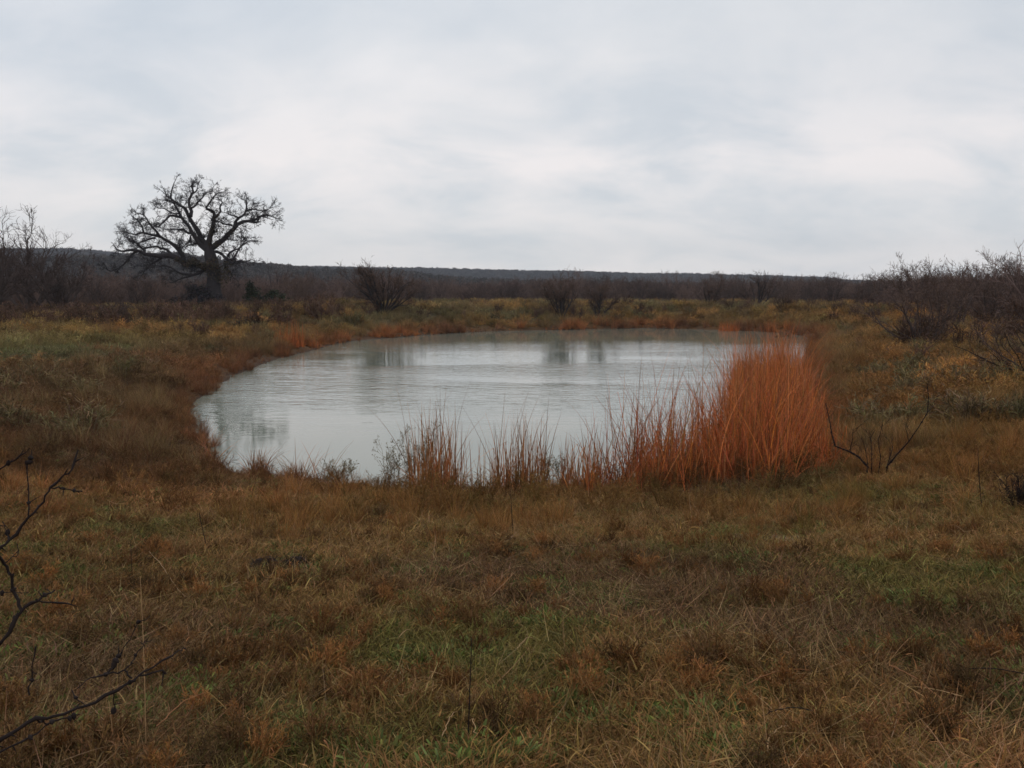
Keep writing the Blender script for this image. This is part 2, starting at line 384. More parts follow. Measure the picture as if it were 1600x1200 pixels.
def hill(name, R0, prof, front, back, jag):
    xs = np.array([p[0] for p in prof]); hs = np.array([p[1] for p in prof])
    th = np.linspace(-1.3, 1.3, 420); pxs = 800 + F * np.tan(np.clip(th, -0.9, 0.9))
    top = np.interp(pxs, xs, hs) / F * R0 / np.cos(th) * np.cos(th)
    top = top * 1.0
    rr = np.linspace(-1, 1, 24); V = []
    for q in rr:
        R1 = R0 + (q * front if q < 0 else q * back)
        prof_ = (0.5 + 0.5 * math.cos(math.pi * q)) ** 0.8
        x = np.sin(th) * R1; y = np.cos(th) * R1
        nzv = (fbm(x / jag, y / jag, 3) - 0.5) * 5 * prof_
        V.append(np.stack([x, y, -2 + (top + EYE + 2) * prof_ + nzv * (abs(q) > 0.05)], 1))
    V = np.array(V); nA = len(th)
    i = (np.arange(23) * nA)[:, None]; j = np.arange(nA - 1)[None]
    Q = np.stack([i + j, i + j + 1, i + nA + j + 1, i + nA + j], 2).reshape(-1, 4)
    link(name, mesh_from(name, V.reshape(-1, 3), Q, M_hill, None, True), kind='structure')
    return V
FAR = [(-900,44),(0,50),(115,53),(170,49),(400,32),(600,29),(650,29),(900,24),(1100,19),(1290,14),(1312,10),(1440,6),(1600,1),(2500,0)]
NEAR = [(-900,34),(0,34),(150,38),(281,44),(360,32),(500,24),(620,19),(700,10),(900,2),(1300,-2),(2500,-2)]
HF = hill('distant_hills', 1500, FAR, 500, 400, 90)
HN = hill('wooded_ridge', 620, NEAR, 200, 200, 60)

# ------------------------------------------------------------------ scatter (only for the growth nobody could count)
def scatter(name, pts, scale, rot, pick, tint, protos, label=None):
    me = bpy.data.meshes.new(name); n = len(pts)
    me.vertices.add(n); me.vertices.foreach_set('co', np.asarray(pts, np.float32).ravel())
    def at(nm, ty, key, arr):
        a = me.attributes.new(nm, ty, 'POINT'); a.data.foreach_set(key, np.asarray(arr).ravel())
    sc = np.asarray(scale, np.float32)
    if sc.ndim == 1: sc = np.repeat(sc[:, None], 3, 1)
    at('size', 'FLOAT_VECTOR', 'vector', sc); at('turn', 'FLOAT_VECTOR', 'vector', np.asarray(rot, np.float32))
    at('pick', 'INT', 'value', np.asarray(pick, np.int32))
    t4 = np.ones((n, 4), np.float32); t4[:, :3] = tint; at('tint', 'FLOAT_COLOR', 'color', t4)
    o = link(name, me, kind='stuff', label=label)
    ng = bpy.data.node_groups.new(name, 'GeometryNodeTree')
    ng.interface.new_socket('Geometry', in_out='INPUT', socket_type='NodeSocketGeometry'); ng.interface.new_socket('Geometry', in_out='OUTPUT', socket_type='NodeSocketGeometry')
    gi = ng.nodes.new('NodeGroupInput'); go = ng.nodes.new('NodeGroupOutput')
    ip = ng.nodes.new('GeometryNodeInstanceOnPoints'); jn = ng.nodes.new('GeometryNodeJoinGeometry')
    for k_, pm in enumerate(protos):
        po = bpy.data.objects.new(pm.name, pm)
        oi = ng.nodes.new('GeometryNodeObjectInfo'); oi.inputs['Object'].default_value = po; oi.inputs['As Instance'].default_value = False
        gti = ng.nodes.new('GeometryNodeGeometryToInstance'); ng.links.new(oi.outputs['Geometry'], gti.inputs[0]); ng.links.new(gti.outputs[0], jn.inputs[0])
    def na(nm, ty):
        a = ng.nodes.new('GeometryNodeInputNamedAttribute'); a.data_type = ty; a.inputs[0].default_value = nm; return a.outputs[0]
    e2r = ng.nodes.new('FunctionNodeEulerToRotation'); ng.links.new(na('turn', 'FLOAT_VECTOR'), e2r.inputs[0])
    ng.links.new(gi.outputs[0], ip.inputs['Points']); ng.links.new(jn.outputs[0], ip.inputs['Instance'])
    ip.inputs['Pick Instance'].default_value = True
    ng.links.new(na('pick', 'INT'), ip.inputs['Instance Index']); ng.links.new(e2r.outputs[0], ip.inputs['Rotation']); ng.links.new(na('size', 'FLOAT_VECTOR'), ip.inputs['Scale'])
    ng.links.new(ip.outputs[0], go.inputs[0])
    mo = o.modifiers.new('scatter', 'NODES'); mo.node_group = ng
    return o
def wedge(n, y0, y1, power=1.0, margin=1.12, rg=rng):
    """points in the field of view; density ~ 1/dist^power"""
    u_ = rg.random(n)
    e = 2 - power
    y = (y0 ** e + u_ * (y1 ** e - y0 ** e)) ** (1 / e) if abs(e) > 1e-3 else y0 * (y1 / y0) ** u_
    x = y * rg.uniform(-0.58 * margin, 0.58 * margin, n)
    return x, y
def euler(n, tilt, rg=rng):
    return np.stack([rg.normal(0, tilt, n), rg.normal(0, tilt, n), rg.uniform(0, 6.283, n)], 1)
def tones(n, lo, hi, rg, hue=0.12):
    t_ = rg.uniform(lo, hi, n)[:, None]; return t_ * (1 + rg.normal(0, hue, (n, 3)) * np.array([0.5, 0.7, 1.0])).clip(0.5, 1.6)

# --- prototype tufts
def mat_tuft(seed, n, rad_, h0, h1, lean, wid, seg=3, bend=0.9):
    rg = np.random.default_rng(seed); g = Geo()
    r_ = rad_ * np.sqrt(rg.random(n)); a = rg.uniform(0, 6.283, n)
    base = np.stack([r_ * np.cos(a), r_ * np.sin(a), np.full(n, -0.01)], 1)
    blades(g, base, a + rg.normal(0, 1.0, n), rg.uniform(h0, h1, n), np.abs(rg.normal(lean, 0.35, n)), rg.normal(bend, 0.6, n), rg.uniform(0.6, 1.3, n) * wid, seg, tones(n, 0.45, 1.45, rg), rg)
    return g.mesh('tuft', M_grass)
short = [mat_tuft(10 + k, 64, 0.19, 0.03, 0.10, 1.05, 0.0055) for k in range(4)]
straws = [mat_tuft(20 + k, 30, 0.28, 0.08, 0.30, 1.42, 0.0036, 4, 0.15) for k in range(4)]
bunch = [mat_tuft(30 + k, 80, 0.07, 0.18, 0.46, 0.32, 0.0048, 4, 0.7) for k in range(4)]
def scrub(seed, stems, L, spread, wid, h=1.0):
    rg = np.random.default_rng(seed); g = Geo(); out = []
    Pm = dict(seg=[4, 3, 2], crook=[0.22, 0.35, 0.4], up=[0.06, 0.05, 0.02], tip=[0.5, 0.5, 0.4], kids=[7, 5], angle=[0.6, 0.7], ratio=[0.45, 0.5], rr=[0.6, 0.7], rmin=wid, **{'from': [0.3, 0.1]})
    for k in range(stems):
        a = rg.uniform(0, 6.283); l = abs(rg.normal(0, spread))
        d = np.array([math.cos(a) * math.sin(l), math.sin(a) * math.sin(l), math.cos(l) * h]); d /= np.linalg.norm(d)
        grow(rg, out, np.array([math.cos(a) * 0.05, math.sin(a) * 0.05, -0.03]), d, L * rg.uniform(0.6, 1.1), wid * 2.0, 0, Pm)
    for lv, pts, rd in out:
        tt = rg.uniform(0.5, 1.5); cc_ = (tt, tt * rg.uniform(0.85, 1.1), tt * rg.uniform(0.8, 1.1)); (tube(g, pts, rd, 3, cc_) if lv == 0 else ribbon(g, pts, rd * 1.25, cc_, rg))
    return g.mesh('scrub', M_scrub)
weeds = [scrub(40 + k, 7, 0.55, 0.45, 0.0028) for k in range(4)]
mounds = [scrub(50 + k, 20, 0.80, 0.85, 0.0085, 0.8) for k in range(5)]

def clear(x, y):
    px, py = proj(x, y, gz(x, y))
    near_soil = ((px - 438) / 42) ** 2 + ((py - 890) / 13) ** 2 < 1
    sandy = (((px - 1205) / 80) ** 2 + ((py - 842) / 12) ** 2 < 1) & (rng.random(len(x)) < 0.75)
    return ~(near_soil | sandy)
def filt(x, y, dmin=0.0, dmax=1e9):
    d = sdf(x, y); m = (d > dmin) & (d < dmax); return x[m], y[m], d[m]
def put(x, y, d, dz=0.0): return np.stack([x, y, gz(x, y, d) + dz], 1)

# --- short matted grass everywhere near, thinning with distance
x, y = wedge(56000, 1.6, 64, 1.25); x, y, d = filt(x, y, 0.25)
m = clear(x, y) & (y < 30) | (np.exp(-((proj(x, y, gz(x, y, d))[0] - 40) / 260) ** 2) > 0.4); x, y, d = x[m], y[m], d[m]
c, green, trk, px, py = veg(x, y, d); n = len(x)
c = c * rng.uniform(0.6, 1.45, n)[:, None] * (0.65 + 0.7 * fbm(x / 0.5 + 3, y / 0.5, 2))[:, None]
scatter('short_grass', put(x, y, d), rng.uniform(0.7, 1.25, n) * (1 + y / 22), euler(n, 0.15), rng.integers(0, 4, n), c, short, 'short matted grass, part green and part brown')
# --- fallen straw and bent dry grass
x, y = wedge(24000, 1.8, 40, 1.2); x, y, d = filt(x, y, 0.3)
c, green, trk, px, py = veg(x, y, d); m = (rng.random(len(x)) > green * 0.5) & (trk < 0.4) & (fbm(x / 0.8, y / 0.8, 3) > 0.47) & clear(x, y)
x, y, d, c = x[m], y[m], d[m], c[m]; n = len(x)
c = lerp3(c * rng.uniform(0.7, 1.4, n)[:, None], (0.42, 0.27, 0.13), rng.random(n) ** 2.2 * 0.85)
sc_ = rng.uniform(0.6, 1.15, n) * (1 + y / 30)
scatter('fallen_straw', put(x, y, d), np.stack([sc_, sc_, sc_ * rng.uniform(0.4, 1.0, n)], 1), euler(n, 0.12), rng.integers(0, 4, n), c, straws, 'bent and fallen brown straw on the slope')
# --- upright dry bunches, thick along the near shore
x, y = wedge(15000, 3.0, 60, 1.0); x, y, d = filt(x, y, 0.05)
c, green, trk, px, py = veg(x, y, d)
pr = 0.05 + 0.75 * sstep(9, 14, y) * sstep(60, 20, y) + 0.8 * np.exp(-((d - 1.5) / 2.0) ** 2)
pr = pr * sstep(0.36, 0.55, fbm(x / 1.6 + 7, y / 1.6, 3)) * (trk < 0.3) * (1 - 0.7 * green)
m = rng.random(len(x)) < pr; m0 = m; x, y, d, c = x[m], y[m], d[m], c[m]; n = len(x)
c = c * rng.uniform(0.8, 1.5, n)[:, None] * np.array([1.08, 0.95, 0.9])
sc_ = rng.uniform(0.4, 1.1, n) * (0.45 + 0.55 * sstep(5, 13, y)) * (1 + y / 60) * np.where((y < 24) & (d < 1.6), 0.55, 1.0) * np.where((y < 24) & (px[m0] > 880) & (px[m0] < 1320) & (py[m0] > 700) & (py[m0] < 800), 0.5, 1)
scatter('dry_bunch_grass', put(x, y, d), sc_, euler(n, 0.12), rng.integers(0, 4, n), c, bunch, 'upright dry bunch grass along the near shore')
# --- thin dead weeds
x, y = wedge(9000, 4.0, 45, 0.9); x, y, d = filt(x, y, 0.4)
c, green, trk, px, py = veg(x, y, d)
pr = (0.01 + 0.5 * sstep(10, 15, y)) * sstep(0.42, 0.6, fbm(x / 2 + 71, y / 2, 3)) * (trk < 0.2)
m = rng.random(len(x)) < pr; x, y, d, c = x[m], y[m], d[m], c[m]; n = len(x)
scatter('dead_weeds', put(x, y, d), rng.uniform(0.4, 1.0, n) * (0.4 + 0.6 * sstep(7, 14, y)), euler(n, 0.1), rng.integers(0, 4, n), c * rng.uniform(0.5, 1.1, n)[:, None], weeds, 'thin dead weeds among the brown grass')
# --- rounded scrub on the banks and the field
x, y = wedge(30000, 17, 170, 0.75); x, y, d = filt(x, y, 0.9)
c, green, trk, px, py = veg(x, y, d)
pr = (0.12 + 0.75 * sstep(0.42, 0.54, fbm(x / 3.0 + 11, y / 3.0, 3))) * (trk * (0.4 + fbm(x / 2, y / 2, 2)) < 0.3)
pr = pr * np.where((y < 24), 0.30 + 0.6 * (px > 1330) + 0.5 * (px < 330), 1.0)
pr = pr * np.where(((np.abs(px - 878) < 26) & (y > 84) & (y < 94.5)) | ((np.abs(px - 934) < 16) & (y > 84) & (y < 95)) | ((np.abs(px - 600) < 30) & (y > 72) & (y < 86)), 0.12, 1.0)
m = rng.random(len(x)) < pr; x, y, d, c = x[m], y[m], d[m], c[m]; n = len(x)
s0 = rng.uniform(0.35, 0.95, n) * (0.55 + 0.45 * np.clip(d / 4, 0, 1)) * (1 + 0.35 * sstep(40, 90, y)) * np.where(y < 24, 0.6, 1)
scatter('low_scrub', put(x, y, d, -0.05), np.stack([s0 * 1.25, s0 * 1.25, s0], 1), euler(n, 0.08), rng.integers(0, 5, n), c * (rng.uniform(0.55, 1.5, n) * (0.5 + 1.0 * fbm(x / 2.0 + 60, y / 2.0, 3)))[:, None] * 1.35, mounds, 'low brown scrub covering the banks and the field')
# --- darker brush, taller and patchy, with pale grass between
x, y = wedge(9000, 19, 120, 0.9); x, y, d = filt(x, y, 2.0)
c, green, trk, px, py = veg(x, y, d)
pr = 0.6 * sstep(0.48, 0.62, fbm(x / 2.2 + 77, y / 2.2, 3)) * (trk < 0.12) * (0.35 + 0.65 * ((px < 560) | (px > 1280)))
m = rng.random(len(x)) < pr; x, y, d, c, px = x[m], y[m], d[m], c[m], px[m]; n = len(x)
s0 = rng.uniform(0.5, 1.15, n) * (1 + 0.3 * sstep(40, 90, y))
dk = lerp3(np.tile(np.array([0.20, 0.125, 0.070]), (n, 1)), (0.20, 0.18, 0.085), rng.random(n) * 0.9)
scatter('dark_brush', put(x, y, d, -0.05), np.stack([s0 * 1.1, s0 * 1.1, s0], 1), euler(n, 0.1), rng.integers(0, 5, n), dk * rng.uniform(0.6, 1.4, n)[:, None], mounds, 'patches of darker taller brush on the banks')
x, y = wedge(26000, 18, 110, 0.8); x, y, d = filt(x, y, 0.8)
c, green, trk, px, py = veg(x, y, d); m = (fbm(x / 1.9 + 13, y / 1.9, 3) > 0.52) & (trk < 0.5); x, y, d, c = x[m], y[m], d[m], c[m]; n = len(x)
scatter('bank_grass', put(x, y, d), rng.uniform(0.7, 1.6, n) * (1 + y / 90), euler(n, 0.15), rng.integers(0, 4, n), lerp3(c, (0.36, 0.24, 0.11), rng.random(n) * 0.7) * rng.uniform(0.8, 1.4, n)[:, None], bunch, 'tufts of paler grass between the brush')
# --- low bare brush crowding the banks behind the pond
bare = [scrub(70 + k, 11, 1.15, 0.50, 0.011, 1.0) for k in range(4)]
x, y = wedge(9000, 26, 125, 0.7); x, y, d = filt(x, y, 4.5)
c, green, trk, px, py = veg(x, y, d)
pr = sstep(0.46, 0.60, fbm(x / 4 + 171, y / 4, 3)) * (trk < 0.12) * np.where((px < 520) & (y > 55), 0.9, np.where(px > 1290, 0.40, 0.22)) * np.where((px < 520) & (y < 55), 0.5, 1)
m = rng.random(len(x)) < pr; x, y, d, px = x[m], y[m], d[m], px[m]; n = len(x)
s0 = rng.uniform(0.6, 1.3, n)
scatter('low_bare_brush', put(x, y, d, -0.05), s0, euler(n, 0.1), rng.integers(0, 4, n), np.array([0.135, 0.082, 0.058]) * rng.uniform(0.55, 1.4, n)[:, None], bare, 'thin bare brown brush crowding the banks behind the pond')
# --- small rusty weed tufts on the slope
x, y = wedge(2600, 2.4, 18, 1.1); x, y, d = filt(x, y, 0.5)
m = (fbm(x / 0.7 + 91, y / 0.7, 3) > 0.53) & clear(x, y); x, y, d = x[m], y[m], d[m]; n = len(x)
sc_ = rng.uniform(0.07, 0.24, n)
scatter('rusty_weeds', put(x, y, d), np.stack([sc_, sc_, sc_ * 1.1], 1), euler(n, 0.2), rng.integers(0, 5, n), lerp3(np.tile(np.array([0.29, 0.135, 0.048]), (n, 1)), (0.13, 0.08, 0.038), rng.random(n)) * rng.uniform(0.6, 1.5, n)[:, None], mounds, 'small rusty weed tufts on the near slope')
# --- small green forbs
fo = []
for k in range(3):
    rg_ = np.random.default_rng(90 + k); g_ = Geo(); n_ = 60
    a_ = rg_.uniform(0, 6.283, n_); r_ = 0.13 * np.sqrt(rg_.random(n_))
    blades(g_, np.stack([r_ * np.cos(a_), r_ * np.sin(a_), np.zeros(n_)], 1), a_, rg_.uniform(0.015, 0.040, n_), rg_.uniform(0.6, 1.5, n_), rg_.normal(0.3, 0.4, n_), rg_.uniform(0.008, 0.016, n_), 3, tones(n_, 0.6, 1.4, rg_), rg_, 0.6)
    fo.append(g_.mesh('forb', M_grass))
x, y = wedge(12000, 2, 20, 1.2); x, y, d = filt(x, y, 0.6)
m = (fbm(x / 0.45 + 21, y / 0.45, 3) > 0.545) & clear(x, y); x, y, d = x[m], y[m], d[m]; n = len(x)
scatter('green_forbs', put(x, y, d, 0.015), rng.uniform(0.7, 1.5, n), euler(n, 0.1), rng.integers(0, 3, n), np.array([0.120, 0.128, 0.036]) * rng.uniform(0.6, 1.4, n)[:, None], fo, 'small green forbs showing between the dead grass')
# --- rust coloured sedge at the waterline
x, y = wedge(60000, 17, 100, 0.3); x, y, d = filt(x, y, -0.15, 1.5)
c, green, trk, px, py = veg(x, y, d)
m = rng.random(len(x)) < np.where(y > 45, 0.95, 0.5) * sstep(0.3, 0.5, fbm(x / 2.5 + 5, y / 2.5)); x, y, d = x[m], y[m], d[m]; n = len(x)
scatter('shore_sedge', put(x, y, np.maximum(d, 0.01)), rng.uniform(0.35, 1.0, n) * (0.35 + y / 60) * (0.35 + 1.7 * sstep(0.45, 0.65, fbm(x / 0.8 + 15, y / 0.8, 2))), euler(n, 0.15), rng.integers(0, 4, n), lerp3(np.tile(np.array([0.24, 0.11, 0.055]), (n, 1)), (0.42, 0.16, 0.06), sstep(0.4, 0.6, fbm(x / 3, y / 3, 3)) * (0.35 + 0.65 * sstep(40, 70, y))) * rng.uniform(0.5, 1.4, n)[:, None], bunch, 'rust coloured sedge along the waterline')

# ------------------------------------------------------------------ bare mesquite shrubs
def mesquite(seed, H=4.0, stems=8, spread=0.55, wmin=0.008, dens=1.0, thick=1.0):
    rg = np.random.default_rng(seed); out = []
    Pm = dict(seg=[7, 6, 4, 3], crook=[0.20, 0.28, 0.36, 0.4], up=[0.06, 0.07, 0.08, 0.06], tip=[0.35, 0.35, 0.4, 0.5],
              kids=[int(7 * dens), int(6 * dens), 4], angle=[0.55, 0.6, 0.7], ratio=[0.50, 0.50, 0.55], rr=[0.55, 0.6, 0.7], rmin=wmin, **{'from': [0.25, 0.15, 0.1]})
    for k in range(stems):
        a = k * 6.283 / stems + rg.normal(0, 0.4); l = min(abs(rg.normal(spread, 0.2)), 1.2)
        d = np.array([math.cos(a) * math.sin(l), math.sin(a) * math.sin(l), math.cos(l)])
        grow(rg, out, np.array([math.cos(a) * 0.10, math.sin(a) * 0.10, -0.1]), d, H * rg.uniform(0.65, 1.0), H * 0.014 * thick * rg.uniform(0.7, 1.2), 0, Pm)
    gs, gt = Geo(), Geo()
    for lv, pts, rd in out:
        tt = rg.uniform(0.7, 1.25)
        if lv <= 1: tube(gs, pts, rd, 5 if lv == 0 else 4, (tt, tt, tt))
        else: ribbon(gt, pts, rd * 1.25, (tt, tt * 0.97, tt * 0.97), rg)
    return gs, gt
def both(seed, mat, **kw):
    gs, gt = mesquite(seed, **kw); g = Geo()
    for a in (gs, gt):
        off = g.n
        g.V += a.V; g.C += a.C; g.Q += [q + off for q in a.Q]; g.n += a.n
    return g.mesh('bare_shrub', mat)
thk = [both(100 + k, M_scrub, H=4.2, stems=8 + k % 3, spread=0.45 + 0.08 * (k % 3), wmin=0.011) for k in range(5)]
M_nat = [both(200 + k, M_twig, H=4.2, stems=7 + k % 4, spread=0.42 + 0.09 * (k % 3), wmin=0.009) for k in range(4)]

bx = [-400, 0, 300, 420, 560, 700, 900, 1200, 1330, 1400, 1500, 1600, 2000]
by = [484, 484, 484, 480, 474, 471, 470, 473, 478, 488, 500, 512, 540]
x, y = wedge(17000, 50, 560, 0.9, 1.25); d = sdf(x, y); z = gz(x, y, d); px, py = proj(x, y, z)
m = (py < np.interp(px, bx, by) + 3 * rng.normal(size=len(x))) & (d > 12) & ~((np.abs(px - 330) < 75) & (y < 116))
x, y, d = x[m], y[m], d[m]; n = len(x)
prune = rng.random(n) < np.clip(1.2 - 0.4 * sstep(250, 500, y), 0, 1); x, y, d = x[prune], y[prune], d[prune]; n = len(x)
hs_ = rng.uniform(0.45, 0.9, n) * (0.75 + 0.5 * fbm(x / 18, y / 18)) * (1 + 0.05 * sstep(150, 400, y)) * np.where(rng.random(n) < 0.2, rng.uniform(1.2, 1.75, n), 0.95)
px, py = proj(x, y, gz(x, y, d))
tn = np.array([0.145, 0.098, 0.084]) * rng.uniform(0.45, 1.5, n)[:, None]
tn = lerp3(tn, (0.13, 0.085, 0.055), rng.random(n) * 0.5)
scatter('mesquite_thicket', put(x, y, d, -0.1), hs_, euler(n, 0.06), rng.integers(0, 5, n), tn, thk, 'bare grey brown mesquite thicket filling the plain')

# far woods on the ridges
def crownball(seed, n=220):
    rg = np.random.default_rng(seed); g = Geo()
    v_ = rg.normal(size=(n, 3)); v_ /= np.linalg.norm(v_, axis=1)[:, None]; rr_ = rg.uniform(0.45, 1.0, n) ** 0.6
    c0 = v_ * rr_[:, None] * np.array([2.6, 2.6, 2.1]) + np.array([0, 0, 3.4]); c0 += 0.35 * np.sin(c0[:, [1, 2, 0]] * 2.3)
    for k_ in range(n):
        a, b_ = rnd_unit(rg), rnd_unit(rg); s_ = rg.uniform(0.22, 0.5)
        tt = rg.uniform(0.6, 1.3); g.add([c0[k_] - a * s_, c0[k_] + b_ * s_, c0[k_] + a * s_, c0[k_] - b_ * s_], [[0, 1, 2, 3]], (tt, tt, tt))
    tube(g, [(0, 0, -0.5), (0.1, 0, 1.5), (0, 0.1, 3.2)], [0.25, 0.2, 0.1], 4)
    return g.mesh('far_tree', M_scrub)
balls = [crownball(300 + k) for k in range(4)]
def on_hill(HV, n, q0, q1):
    rg = np.random.default_rng(n); nA = HV.shape[1]
    i_ = rg.uniform(q0, q1, n); j_ = rg.uniform(nA * 0.22, nA * 0.78, n)
    a = i_.astype(int); b_ = j_.astype(int); f = (i_ - a)[:, None]; g_ = (j_ - b_)[:, None]
    return (HV[a, b_] * (1 - f) + HV[a + 1, b_] * f) * (1 - g_) + (HV[a, b_ + 1] * (1 - f) + HV[a + 1, b_ + 1] * f) * g_
PTS = np.concatenate([on_hill(HN, 9000, 0.5, 13), on_hill(HF, 15000, 3, 13)]); PTS[:, 2] -= 0.6; n = len(PTS)
isf = (np.arange(n) >= 9000)
scatter('far_woods', PTS, rng.uniform(0.7, 1.15, n) * np.where(isf, 1.35, 1.1), euler(n, 0.03), rng.integers(0, 4, n),
        np.array([0.095, 0.076, 0.066]) * rng.uniform(0.6, 1.3, n)[:, None], balls, 'far-off woods covering the ridges on the skyline')

# individual bare shrubs
def shrub_thing(px, py, h, seed, label, stems=8, spread=0.5, group='bare shrubs one can tell apart', wmin=0.008, yy=None, dens=1.0, mat=None, name='bare_shrub', cat='shrub', dark=1.0):
    z0 = 1.0
    if yy is None:
        for _ in range(25):
            p = at_z(px, py, z0); z0 = 0.5 * z0 + 0.5 * float(gz(np.array([p[0]]), np.array([p[1]]))[0])
    else:
        p = at_y(px, py, yy); 
    zg = float(gz(np.array([p[0]]), np.array([p[1]]))[0])
    e = link(name, None, loc=(p[0], p[1], zg), label=label, cat=cat, group=group)
    gs, gt = mesquite(seed, H=h, stems=stems, spread=spread, wmin=wmin, dens=dens, thick=1.5 if p[1] > 70 else 1.1)
    link('trunk', gs.mesh('stems', M_twig if px > 1300 or px < 200 else M_bark), e); link('crown', gt.mesh('twigs', M_twig2 if px > 500 else M_twig), e)
    return e
shrub_thing(600, 492, 4.9, 401, 'wide bare shrub with low fanned stems on the far bank right of the oak', 15, 0.75, wmin=0.015, dens=1.2, yy=85)
shrub_thing(878, 498, 3.9, 402, 'bare shrub with a sheaf of upright stems at the middle of the far bank', 11, 0.48, wmin=0.015, dens=1.4, yy=93.5)
shrub_thing(934, 497, 3.5, 403, 'bare shrub with two thick stems just right of the sheaf-shaped shrub', 6, 0.32, wmin=0.015, dens=1.5, yy=94)
shrub_thing(1108, 484, 4.0, 404, 'bare shrub on top of the far bank above the orange reed tuft', 9, 0.5, wmin=0.015, dens=1.3)
shrub_thing(1185, 480, 4.3, 405, 'bare shrub behind the right end of the far bank', 9, 0.5, wmin=0.015, dens=1.3)
shrub_thing(905, 502, 1.6, 406, 'small leaning bare bush between the two upright shrubs at the water', 4, 0.6, yy=92.5)
shrub_thing(1440, 545, 3.4, 407, 'spreading bare mesquite at the edge of the right hand field', 11, 0.75, wmin=0.010, dens=0.9)
shrub_thing(1490, 522, 3.8, 408, 'tall bare mesquite behind the spreading one on the right', 9, 0.55, wmin=0.010, dens=0.95)
shrub_thing(1545, 505, 3.4, 417, 'bare mesquite with thin upright crown on the right skyline', 8, 0.45, wmin=0.010, dens=0.95)
shrub_thing(1670, 610, 3.2, 409, 'bare thorny mesquite cut by the right edge of the photo', 14, 0.85, wmin=0.009, dens=1.3)
shrub_thing(45, 495, 9.0, 410, 'tall bare tree with a broken snag at the left edge', 9, 0.40, wmin=0.018, dens=1.2, name='bare_tree', cat='tree')
shrub_thing(-25, 505, 7.0, 411, 'bare tree half cut off by the left edge of the photo', 12, 0.55, wmin=0.016, dens=1.3, name='bare_tree', cat='tree')
shrub_thing(100, 497, 6.0, 412, 'smaller bare tree between the left edge tree and the oak', 12, 0.5, wmin=0.016, dens=1.3, name='bare_tree', cat='tree')
shrub_thing(177, 515, 2.3, 413, 'low bare bush beside the green track', 7, 0.7)
shrub_thing(283, 500, 3.0, 414, 'thin bare sapling in front of the oak trunk', 2, 0.2)
shrub_thing(703, 470, 5.2, 415, 'two-pronged dead snag rising above the thicket', 2, 0.25, wmin=0.012, dens=0.5)
shrub_thing(432, 476, 6.4, 416, 'bare shrub topping the dark evergreen right of the oak', 4, 0.3, wmin=0.011, dens=0.7)
# look-alike shrubs standing at the front of the thicket
lab = 'bare brown shrub in the front row of the far thicket'
kx = [470, 515, 545, 660, 690, 750, 790, 840, 970, 1000, 1035, 1070, 1145, 1225, 1265, 1300, 1350, 1380, 1410, 150, 215, 240]
for k_, px_ in enumerate(kx):
    py_ = float(np.interp(px_, bx, by)) + random.uniform(0, 4)
    z0 = 1.3
    for _ in range(25):
        p = at_z(px_, py_, z0); z0 = 0.5 * z0 + 0.5 * float(gz(np.array([p[0]]), np.array([p[1]]))[0])
    link('thicket_shrub', M_nat[k_ % 4], loc=(p[0], p[1], z0 - 0.05), label=lab, cat='shrub', group='front row of the thicket', rz=random.uniform(0, 6.28), sc=random.uniform(0.75, 1.05))

